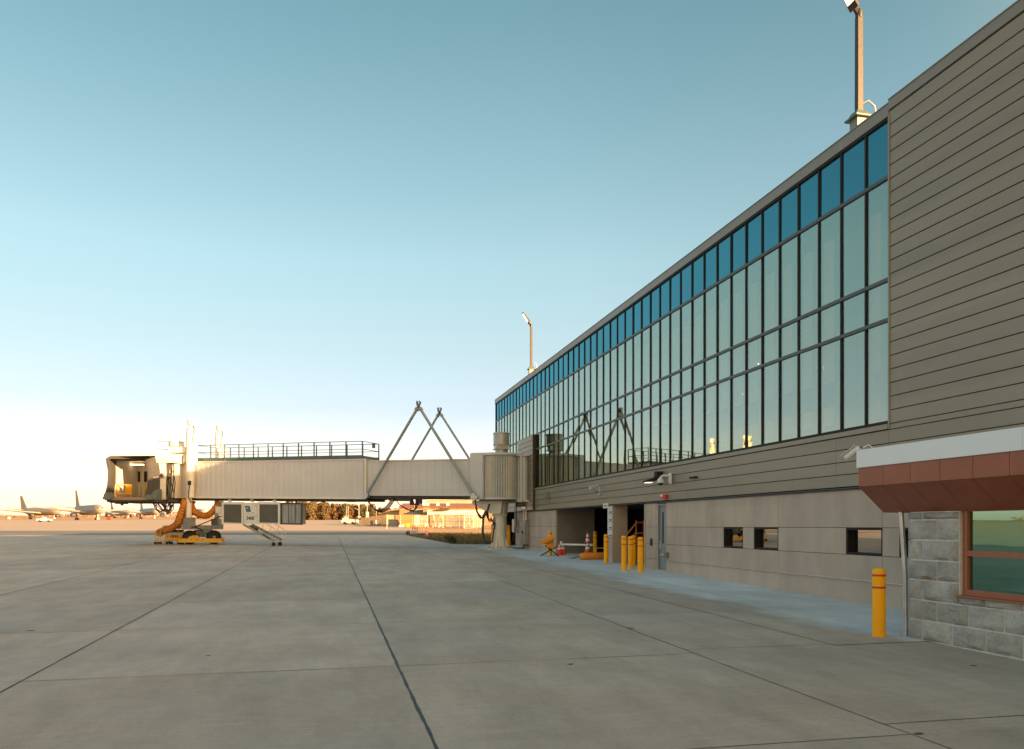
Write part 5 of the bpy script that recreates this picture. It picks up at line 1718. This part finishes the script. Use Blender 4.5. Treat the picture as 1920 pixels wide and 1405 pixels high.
# ------------------------------------------------------------------ woods
def crown_mesh(seed, h, r, nclump, nleaf, conif, msel, trunk_frac=.2):
    rnd = random.Random(seed)
    mb = MB()
    cl = []
    for i in range(nclump):
        t = rnd.uniform(trunk_frac, 1.0)
        if conif: rad = r * (1.08 - t) * rnd.uniform(.5, 1.0)
        else: rad = r * sqrt(max(.05, 1 - ((t - .58) / .48) ** 2)) * rnd.uniform(.35, 1.0)
        an = rnd.uniform(0, 2 * pi)
        cl.append((Vector((rad * cos(an), rad * sin(an), t * h)), rnd.uniform(.35, .8) * r * .42))
    for c_, s in cl:
        for k in range(nleaf):
            v = Vector((rnd.gauss(0, 1), rnd.gauss(0, 1), rnd.gauss(0, .8))) * s * .55
            p = c_ + v
            a = Vector((rnd.uniform(-1, 1), rnd.uniform(-1, 1), rnd.uniform(-1, 1))).normalized(); bb = a.orthogonal().normalized()
            L = rnd.uniform(.24, .55)
            if conif or rnd.random() < .6:
                mb.add([p - a * L, p + bb * L * .6, p + a * L, p - bb * L * .6], [(0, 1, 2, 3)])
            else:
                mb.add([p - a * L * 1.7, p - a * L * 1.7 + bb * .05, p + a * L * 1.7], [(0, 1, 2)])
    return mb


def trunk_mesh(seed, h, r, conif):
    rnd = random.Random(seed); mb = MB()
    mb.tube([(0, 0, -.3), (rnd.uniform(-.1, .1), rnd.uniform(-.1, .1), h * .4), (rnd.uniform(-.3, .3), rnd.uniform(-.3, .3), h * .92)], [.16, .11, .03], 6)
    if not conif:
        for k in range(14):
            z = h * rnd.uniform(.25, .75); an = rnd.uniform(0, 2 * pi); e = Vector((cos(an), sin(an), 0)) * r * rnd.uniform(.5, .95)
            mb.tube([(0, 0, z), (e.x * .5, e.y * .5, z + h * .08), (e.x, e.y, z + h * rnd.uniform(.14, .26))], [.05, .03, .012], 4)
    return mb


protos = []
spec_ = [('bare brown woodland tree at the far edge of the apron', 'leaf_brown', False, 9.6, 2.6, 80, 14, .02),
         ('bare brown woodland tree at the far edge of the apron', 'leaf_brown', False, 8.8, 2.9, 80, 14, .02),
         ('dark green pine rising from the brown woodland', 'leaf_green', True, 10.4, 2.2, 70, 14, .10),
         ('olive rounded tree within the brown woodland', 'leaf_olive', False, 9.4, 2.8, 80, 14, .02)]
for i, (lab, mk_, con, h, r, nc, nl, tf) in enumerate(spec_):
    t_ = thing('tree', (0, 0, 0), lab, 'tree', 'woodland trees beyond the apron')
    crown_mesh(20 + i, h, r, nc, nl, con, mk_, tf).build('crown', M[mk_], t_, org=(0, 0, 0))
    trunk_mesh(40 + i, h, r, con).build('trunk', M['bark'], t_, org=(0, 0, 0))
    protos.append([t_, 0])
rt = random.Random(5)
spots = []
for row in range(3):
    px = 540.
    while px < 775:
        spots.append((px + rt.uniform(-2, 2), 432 + row * 9 + rt.uniform(-3, 3), row)); px += rt.uniform(4.0, 6.2)
for (px, d, row) in spots:
    k = rt.choice([0, 1, 0, 1, 3, 3, 2, 0])
    pr_ = protos[k]
    o = pr_[0] if pr_[1] == 0 else copy_tree(pr_[0]); pr_[1] += 1
    p = C((px - 960) / F * d, d)
    o.location = (p.x, p.y, gz(p.x, p.y)); s = rt.uniform(.86, 1.08) * (1.0 if px < 612 else .84 if px < 700 else .62)
    o.scale = (s, s, s * rt.uniform(.94, 1.06)); o.rotation_euler = (0, 0, rt.uniform(0, 6.28))
# two nearer trees by the sheds
for (px, d, s, lab) in ((697, 300, .62, 'dark green pine just behind the tan shed roof'), (686, 310, .52, 'small dark pine beside the utility pole at the tan shed')):
    o = copy_tree(protos[2][0]); p = C((px - 960) / F * d, d); o.location = (p.x, p.y, gz(p.x, p.y)); o.scale = (s * 1.3, s * 1.3, s); o['label'] = lab

wf = MB(); rw = random.Random(9)
for i in range(5200):
    xc = rw.uniform(-1150, -300); d = rw.uniform(1060, 1120); p = C(xc, d); h = 5.2 + 2.2 * sin(xc * .013) + 1.6 * sin(xc * .041 + 1)
    q = Vector((p.x, p.y, gz(p.x, p.y) + h * rw.random() ** .7)); L = rw.uniform(.5, 1.5)
    a = Vector((rw.uniform(-1, 1), rw.uniform(-1, 1), rw.uniform(-1, 1))).normalized(); bb = a.orthogonal().normalized()
    wf.add([q - a * L, q + bb * L * .7, q + a * L, q - bb * L * .7], [(0, 1, 2, 3)])
for i in range(5200):   # woods out to the side, seen mirrored in the windows
    y = rw.uniform(-500, 1000); x = -1000 + rw.uniform(-30, 30); h = 6.5 + 2 * sin(y * .012)
    q = Vector((x, y, gz(x, y) + h * rw.random() ** .7)); L = rw.uniform(1.0, 2.4)
    a = Vector((rw.uniform(-1, 1), rw.uniform(-1, 1), rw.uniform(-1, 1))).normalized(); bb = a.orthogonal().normalized()
    wf.add([q - a * L, q + bb * L * .7, q + a * L, q - bb * L * .7], [(0, 1, 2, 3)])
tag(wf.build('woodland', M['leaf_brown']), 'far low line of brown woods along the horizon', 'woods', kind='stuff')

# ------------------------------------------------------------------ sheds, hangar and equipment beyond the verge
def gzc(px, d):
    p = C((px - 960) / F * d, d); return gz(p.x, p.y)


def blk(mb, px0, px1, ytop, d, dep, ybase=None, mi=0):
    xa, xb = kx(px0, d), kx(px1, d)
    z0 = gzc((px0 + px1) / 2, d) - .1 if ybase is None else H + (986 - ybase) / F * d
    z1 = H + (986 - ytop) / F * d
    mb.hexa([C(xa, d, z0), C(xb, d, z0), C(xb, d + dep, z0), C(xa, d + dep, z0), C(xa, d, z1), C(xb, d, z1), C(xb, d + dep, z1), C(xa, d + dep, z1)], mi)


def bthing(name, px, d, lab, cat, group=None):
    p = C((px - 960) / F * d, d); p.z = gz(p.x, p.y)
    return thing(name, p, lab, cat, group)


hg = bthing('hangar', 825, 178, 'long cream hangar with a rust brown sloping roof beyond the fence', 'building')
b = MB(); blk(b, 749, 935, 951.5, 178, 16); wl = b.build('wall', M['wall_cream'], hg)
b = MB(); d0, d1 = 177.4, 186
b.hexa([at(746.5, 952, d0), at(936, 952, d0), C(kx(936, d0), d1, 6.95), C(kx(746.5, d0), d1, 6.95), at(746.5, 951, d0), at(936, 951, d0), C(kx(936, d0), d1, 7.2), C(kx(746.5, d0), d1, 7.2)])
b.hexa([C(kx(746.5, d0), d1, 6.95), C(kx(936, d0), d1, 6.95), C(kx(936, d0), 195, 6.0), C(kx(746.5, d0), 195, 6.0), C(kx(746.5, d0), d1, 7.2), C(kx(936, d0), d1, 7.2), C(kx(936, d0), 195, 6.2), C(kx(746.5, d0), 195, 6.2)])
rf = b.build('roof', M['roof_rust'], hg)
b = MB(); b.prism([C(kx(749, 178), 178, 5.9), C(kx(749, 178), 194, 5.9), C(kx(749, 178), 186, 6.95)], C(.3, 0)); b.build('gable', M['brick'], hg)
for px in (795, 801.5, 820.5, 839.5):
    b = MB(); q = at(px, 946, 181); b.box(q.x - .35, q.x + .35, q.y - .35, q.y + .35, q.z - .5, q.z + .25); b.build('roof_vent', M['equip_white'], rf)
b = MB(); blk(b, 776.2, 777.2, 943, 177.2, .15, 990); b.build('downpipe', M['wall_cream'], hg)
b = MB(); blk(b, 749.5, 900, 954.5, 177.9, .15, 956.5); b.build('wall_band', M['wall_tan'], hg)
bb_ = bthing('warehouse', 860, 235, 'big pale flat roofed warehouse behind the rust roofed hangar', 'building')
b = MB(); blk(b, 802, 960, 937.5, 235, 25); b.build('wall', M['wall_pale'], bb_)
b = MB(); blk(b, 801, 961, 936.3, 234.6, 26, 938); b.build('roof_edge', M['cream_lt'], bb_)
b = MB(); blk(b, 801.2, 802.4, 938, 234.4, .4, 945); b.build('downpipe', M['brick'], bb_)
pc_ = bthing('porch', 775, 166, 'low dark porch roof with a brown brick pier in front of the hangar', 'porch')
b = MB(); b.hexa([at(755.5, 965, 166), at(793, 964.5, 166), at(795, 962, 172), at(757, 963, 172), at(755.5, 963.8, 166), at(793, 963, 166), at(794, 955.5, 172), at(776, 958, 172)]); b.build('roof', M['under'], pc_)
b = MB(); blk(b, 793.2, 802, 952, 166.5, 5); b.build('pier', M['brick'], pc_)
b = MB(); blk(b, 757, 793, 965, 168, 4); b.build('wall', M['wall_tan'], pc_)
sh = bthing('shelter', 850, 160, 'white flat roofed equipment shelter in front of the hangar wall', 'shelter')
b = MB(); blk(b, 801, 905, 956.8, 160, 8, 966); b.build('roof', M['equip_white'], sh)
b = MB()
for px in (803, 828, 855, 880, 903): blk(b, px - .5, px + .5, 966, 160.2, .3)
b.build('post', M['equip_white'], sh)
b = MB(); b.prism([at(812, 957, 159), at(835, 951.6, 159), at(839, 952, 159), at(842, 957, 159)], C(0, 3)); b.build('awning', M['under'], sh)
ct = bthing('container', 762, 150, 'ochre corrugated shipping container behind yellow drums', 'container')
b = MB(); blk(b, 750.5, 774, 965.5, 150, 5)
for k in range(13): blk(b, 751.2 + k * 1.72, 752.1 + k * 1.72, 966.2, 149.94, .07)
b.build('body', M['cont_yellow'], ct)
b = MB(); blk(b, 774.2, 776.6, 965.5, 150.1, 4.8); b.build('end_door', M['brick'], ct)
for (a, c_, yt, d, m_, lab) in ((777.5, 786, 966, 152, 'equip_white', 'narrow white storage cabinet beside the ochre container'), (787.5, 800, 966.5, 153, 'wall_pale', 'pale storage unit with a pink side right of the white cabinet'), (813, 827, 965, 155, 'wall_cream', 'cream storage unit behind the white leaning frames'), (835, 852, 966.5, 156, 'wall_tan', 'tan storage unit in the middle of the fenced yard'), (853, 868, 965.5, 157, 'wall_cream', 'cream storage unit left of the white lattice gate')):
    o = bthing('storage_unit', (a + c_) / 2, d, lab, 'container', 'storage units in the fenced yard')
    b = MB(); blk(b, a, c_, yt, d, 4); b.build('body', M[m_], o)
    b = MB(); blk(b, a - .25, c_ + .25, yt - .6, d - .1, 4.2, yt + .3); b.build('lid', M['wall_tan'], o)
    b = MB(); blk(b, a + 1, (a + c_) / 2 - .2, yt + 2, d - .06, .08); blk(b, (a + c_) / 2 + .2, c_ - 1, yt + 2, d - .06, .08); b.build('door', M[m_], o)
for k, (px, py, lab) in enumerate(((764, 988.5, 'bright yellow crate tipped beside the ochre container'), (769.5, 988, 'second bright yellow crate, upright and smaller'), (786, 988, 'small yellow crate by the white cabinet'))):
    d = F * H / (py - 968); o = bthing('crate', px, d, lab, 'crate')
    b = MB(); w_ = (2.6, 2.2, 1.6)[k]; blk(b, px - w_, px + w_, py - (6, 5, 4)[k], d, .9); b.build('body', M['cont_yellow'] if k == 2 else M['yellow'], o)
    b = MB(); blk(b, px - w_ - .3, px + w_ + .3, py - (6.6, 5.6, 4.6)[k], d - .05, 1.0, py - (5.8, 4.8, 3.8)[k]); b.build('rim', M['yellow'], o)
# tan shed row and cream wall
sd_ = bthing('shed_row', 700, 168, 'tan corrugated shed wall with a dark doorway beside the service road', 'shed')
b = MB()
pA, pB = C(kx(677, 166), 166), C(kx(726, 163.5), 163.5)
zA_, zB_ = H + (986 - 971.5) / F * 166, H + (986 - 965.5) / F * 163.5
n = 46
for i in range(n):
    t0, t1_ = i / n, (i + 1) / n
    a_, c_ = pA.lerp(pB, t0), pA.lerp(pB, t1_)
    zt0, zt1 = zA_ + (zB_ - zA_) * t0, zA_ + (zB_ - zA_) * t1_
    off = C(.0, .12 if i % 2 else 0); back = C(3, 1.5)
    b.hexa([Vector((a_.x, a_.y, gz(a_.x, a_.y) - .1)) + off, Vector((c_.x, c_.y, gz(c_.x, c_.y) - .1)) + off, Vector((c_.x, c_.y, 0)) + back, Vector((a_.x, a_.y, 0)) + back, Vector((a_.x, a_.y, zt0)) + off, Vector((c_.x, c_.y, zt1)) + off, Vector((c_.x, c_.y, zt1 - .1)) + back, Vector((a_.x, a_.y, zt0 - .1)) + back])
b.build('wall', M['wall_tan'], sd_)
t_ = .52; q0, q1 = pA.lerp(pB, .50), pA.lerp(pB, .60)
b = MB(); o_ = C(-.2, -.12); b.hexa([Vector((q0.x, q0.y, gz(q0.x, q0.y))) + o_, Vector((q1.x, q1.y, gz(q1.x, q1.y))) + o_, Vector((q1.x, q1.y, gz(q1.x, q1.y))) + C(.1, 0), Vector((q0.x, q0.y, gz(q0.x, q0.y))) + C(.1, 0), Vector((q0.x, q0.y, gz(q0.x, q0.y) + 1.15)) + o_, Vector((q1.x, q1.y, gz(q1.x, q1.y) + 1.2)) + o_, Vector((q1.x, q1.y, gz(q1.x, q1.y) + 1.2)) + C(.1, 0), Vector((q0.x, q0.y, gz(q0.x, q0.y) + 1.15)) + C(.1, 0)]); b.build('door', M['equip_grey'], sd_)
cwl = bthing('low_building', 728, 262, 'cream low building behind the tan shed with a brown roof line', 'building')
b = MB(); blk(b, 710, 748, 958, 262, 12); b.build('wall', M['wall_cream'], cwl)
b = MB(); blk(b, 709, 749, 956.4, 261.5, 13, 958.2); blk(b, 738, 745, 953.4, 264, 3, 957); b.build('roof', M['wall_cream'], cwl)
b = MB(); blk(b, 730, 745, 970, 250, .3, 974); b.build('window', M['equip_white'], cwl)
gt = bthing('storage_tank', 736, 158, 'dull grey storage box standing before the brown shed end', 'tank')
b = MB(); blk(b, 728, 744, 974.5, 158, 3); b.build('body', M['steel_grey'], gt)
b = MB(); blk(b, 727.6, 744.4, 973.9, 157.9, 3.2, 974.7); b.build('lid', M['equip_grey'], gt)
b = MB(); blk(b, 741.5, 749, 966, 164, 3); tag(b.build('shed_end', M['brick'], org=at(745, 980, 164)), 'brown shed end wall between grey box and ochre container', 'shed')

# utility poles
for (px, yt, yb2, w_, box, lab) in ((673, 928, 983, .9, (968, 973), 'white utility pole with a meter box left of the tan shed'), (688.5, 940, 985, .8, (960, 972), 'pale pole with a wide white box in front of the tan shed'), (705.5, 944, 972, .6, None, 'thin pale pole behind the shed roof'), (725.5, 965, 991.5, .9, None, 'white corner fence post at the end of the tan shed'), (653, 949, 972, .5, None, 'thin light mast behind the cream tow truck'), (650, 950, 972, .5, None, 'second thin tan mast behind the cream tow truck')):
    d = F * H / (yb2 - 968) if yb2 > 975 else 340
    o = bthing('utility_pole', px, d, lab, 'pole')
    b = MB(); pb_ = C(kx(px, d), d); b.tube([Vector((pb_.x, pb_.y, gz(pb_.x, pb_.y) - .1)), Vector((pb_.x, pb_.y, H + (986 - yt) / F * d))], w_ / F * d * .55, 8); b.build('post', M['equip_white'], o, smooth=40)
    if box:
        b = MB(); blk(b, px - 2.2, px + 2.2, box[0], d - .3, .6, box[1]); b.build('box', M['equip_white'], o)
    if px == 673:
        b = MB(); b.tube([at(673, 957, d), at(669, 954.5, d), at(665.5, 953.5, d)], .04, 6); b.build('lamp_arm', M['equip_white'], o)

# cream tow truck with kit
gt_ = ground(655, 984)
tt = thing('tow_truck', gt_, 'cream ground service tractor with dark wheels parked by the service road', 'tractor')
b = MB(); b.box(-1.5, 1.4, -.7, .7, .45, 1.15); b.box(-1.5, -.2, -.68, .68, 1.15, 1.5); b.box(.2, 1.2, -.5, .5, 1.15, 1.35); b.build('body', M['equip_white'], tt, org=(0, 0, 0))
b = MB(); b.box(-1.2, -.4, -.55, .55, 1.5, 1.95); b.tube([(-.9, 0, 1.9), (-.9, 0, 2.3)], .05, 6); b.build('cab', M['wall_pale'], tt, org=(0, 0, 0))
for x in (-.95, .95):
    for y in (-.65, .65):
        b = MB(); b.lathe([(.1, -.12), (.36, -.11), (.36, .11), (.1, .12)], (x, y, .36), 14, axis=(0, 1, 0)); b.build('wheel', M['rubber'], tt, org=(0, 0, 0), smooth=40)
tt.rotation_euler = (0, 0, -TH)
for (px, py, w_, h_, lab) in ((642, 981, 2.0, 5.5, 'small cream trailer box left of the service tractor'), (668, 982.5, 2.6, 8, 'white generator with thin mast right of the service tractor')):
    d = F * H / (py - 968); o = bthing('trailer', px, d, lab, 'trailer')
    b = MB(); blk(b, px - w_, px + w_, py - h_, d, 1.2, py - 1.4); b.build('body', M['equip_white'], o)
    b = MB(); blk(b, px - w_ * .7, px - w_ * .4, py - 1.5, d - .02, .3); blk(b, px + w_ * .4, px + w_ * .7, py - 1.5, d - .02, .3); b.build('wheel', M['rubber'], o)
# low ground kit on the taxiway
g_ = ground(609, 979); b = MB()
for k in range(5): b.tube([g_ + C(-1.6 + .8 * k, 0, 0), g_ + C(-1.3 + .7 * k, .3, .45), g_ + C(-.9 + .75 * k, 0, .1)], .05, 6)
b.tube([g_ + C(-1.7, 0, .1), g_ + C(1.8, .2, .15)], .06, 6)
tag(b.build('tow_bar', M['equip_grey'], org=g_), 'low dark tow bar lying on the sunlit taxiway before the woods', 'bar')

# chain link yard fence with white posts
fn = bthing('yard_fence', 815, 134, 'open wire yard fence with white posts in front of the storage units', 'fence')
FP = [(751, 147), (777, 142), (800, 139), (831, 134.5), (861, 131.5), (892, 129), (925, 127)]
tops = []
for (px, d) in FP:
    b = MB(); q = C(kx(px, d), d); g0 = gz(q.x, q.y); b.tube([Vector((q.x, q.y, g0 - .1)), Vector((q.x, q.y, g0 + 2.2))], .045, 6); b.build('post', M['equip_white'], fn)
    tops.append((q, g0))
b = MB()
for (q, g0), (q2, g2_) in zip(tops[:-1], tops[1:]):
    for f_ in (.05, 1.1, 2.15):
        b.tube([Vector((q.x, q.y, g0 + f_)), Vector((q2.x, q2.y, g2_ + f_))], .018, 4)
    n = 26
    for i in range(n):
        for sgn in (0, 1):
            t0 = i / n; t1_ = min(1, (i + 3) / n)
            a_ = q.lerp(q2, t0 if not sgn else t1_); c_ = q.lerp(q2, t1_ if not sgn else t0)
            b.tube([Vector((a_.x, a_.y, g0 + .05)), Vector((c_.x, c_.y, g0 + 2.15))], .004, 3, cap=False)
b.build('wire_mesh', M['equip_grey'], fn)
# lattice gate, ladders, racks in the yard
lg_ = bthing('lattice_gate', 878, 133, 'white lattice tower section with cross braces standing in the yard', 'lattice')
b = MB(); d = 133
for (a, c_, r) in (((870.5, 962), (870.5, 991), .09), ((886.8, 962), (886.8, 991), .09), ((870.5, 962), (886.8, 962), .05), ((870.5, 991), (886.8, 991), .05), ((871, 972), (886, 990), .04), ((886, 972), (871, 990), .04), ((871, 964), (886, 972), .03), ((886, 964), (871, 972), .03), ((870.5, 982), (886.8, 982), .03)):
    b.tube([at(*a, d), at(*c_, d)], r, 6); b.tube([at(*a, d + 1), at(*c_, d + 1)], r, 6)
b.build('frame', M['equip_white'], lg_)
rk = bthing('pipe_rack', 862, 140, 'grey steel racks of pipe and ladders stored behind the wire fence', 'rack')
b = MB(); d = 140; rr_ = random.Random(3)
for k in range(9): b.tube([at(842 + rr_.uniform(-2, 2), 972 + 1.5 * k, d + .1 * k), at(868 + rr_.uniform(-2, 2), 971.5 + 1.5 * k, d + .1 * k)], .045, 5)
for k in range(8): b.tube([at(843 + 3.4 * k, 970, d - .2), at(843 + 3.4 * k, 988, d - .2)], .045, 5)
b.build('rack_frame', M['equip_grey'], rk)
b = MB()
for k in range(7): b.tube([at(889 + 3 * k, 964 + rr_.uniform(0, 6), 138), at(889 + 3 * k, 990, 138)], .06, 5)
for k in range(6): b.tube([at(888, 966 + 4 * k, 138), at(908, 966 + 4 * k, 138)], .05, 5)
for k in range(5): b.tube([at(872 + 5 * k, 964, 141), at(876 + 5 * k, 972, 141)], .05, 5)
b.build('ladder', M['equip_white'], rk)
b = MB(); blk(b, 848, 884, 986, 141, 3); b.build('pallet', M['equip_grey'], rk)
lf = bthing('leaning_frames', 828, 137, 'white leaning steel frames and hoses near the fence middle', 'frames')
b = MB()
for (a, c_) in (((822, 990), (829, 966)), ((829, 966), (830, 990)), ((823, 984), (830, 984)), ((812, 990), (812, 963)), ((812, 963), (817, 990)), ((797, 990), (799, 972)), ((799, 972), (803, 990)), ((795, 987), (804, 984)), ((827, 964), (820, 976))):
    b.tube([at(*a, 137), at(*c_, 137.5)], .07, 6)
b.build('frame', M['equip_white'], lf)
b = MB(); blk(b, 793, 802, 985, 137.5, 1, 988); blk(b, 818, 826, 984.5, 138, 1, 987); blk(b, 748, 757, 984, 139, 1, 988.5); b.build('bundle', M['equip_white'], lf)
# rusty barricade frames on the verge
for (px, py, lab) in ((778, 1000, 'rusty brown barricade frame nearest the service road on the verge'), (790, 999, 'middle rusty brown barricade frame on the dry verge'), (806, 1000, 'rusty brown barricade frame right of the lone cone')):
    d = F * H / (py - 968); o = bthing('barricade', px, d, lab, 'barricade', 'rusty barricade frames on the verge')
    b = MB()
    for dx in (-4.5, 0, 4.5):
        b.tube([at(px + dx - 1, py, d), at(px + dx, py - 14, d)], .025, 5); b.tube([at(px + dx + 1, py - .3, d + .5), at(px + dx, py - 14, d)], .025, 5)
    b.build('leg', M['brick'], o)
    b = MB(); b.tube([at(px - 5, py - 13.5, d), at(px + 5, py - 13.5, d)], .04, 5); b.tube([at(px - 5, py - 9, d), at(px + 5, py - 9, d)], .03, 5); b.build('rail', M['brick'], o)
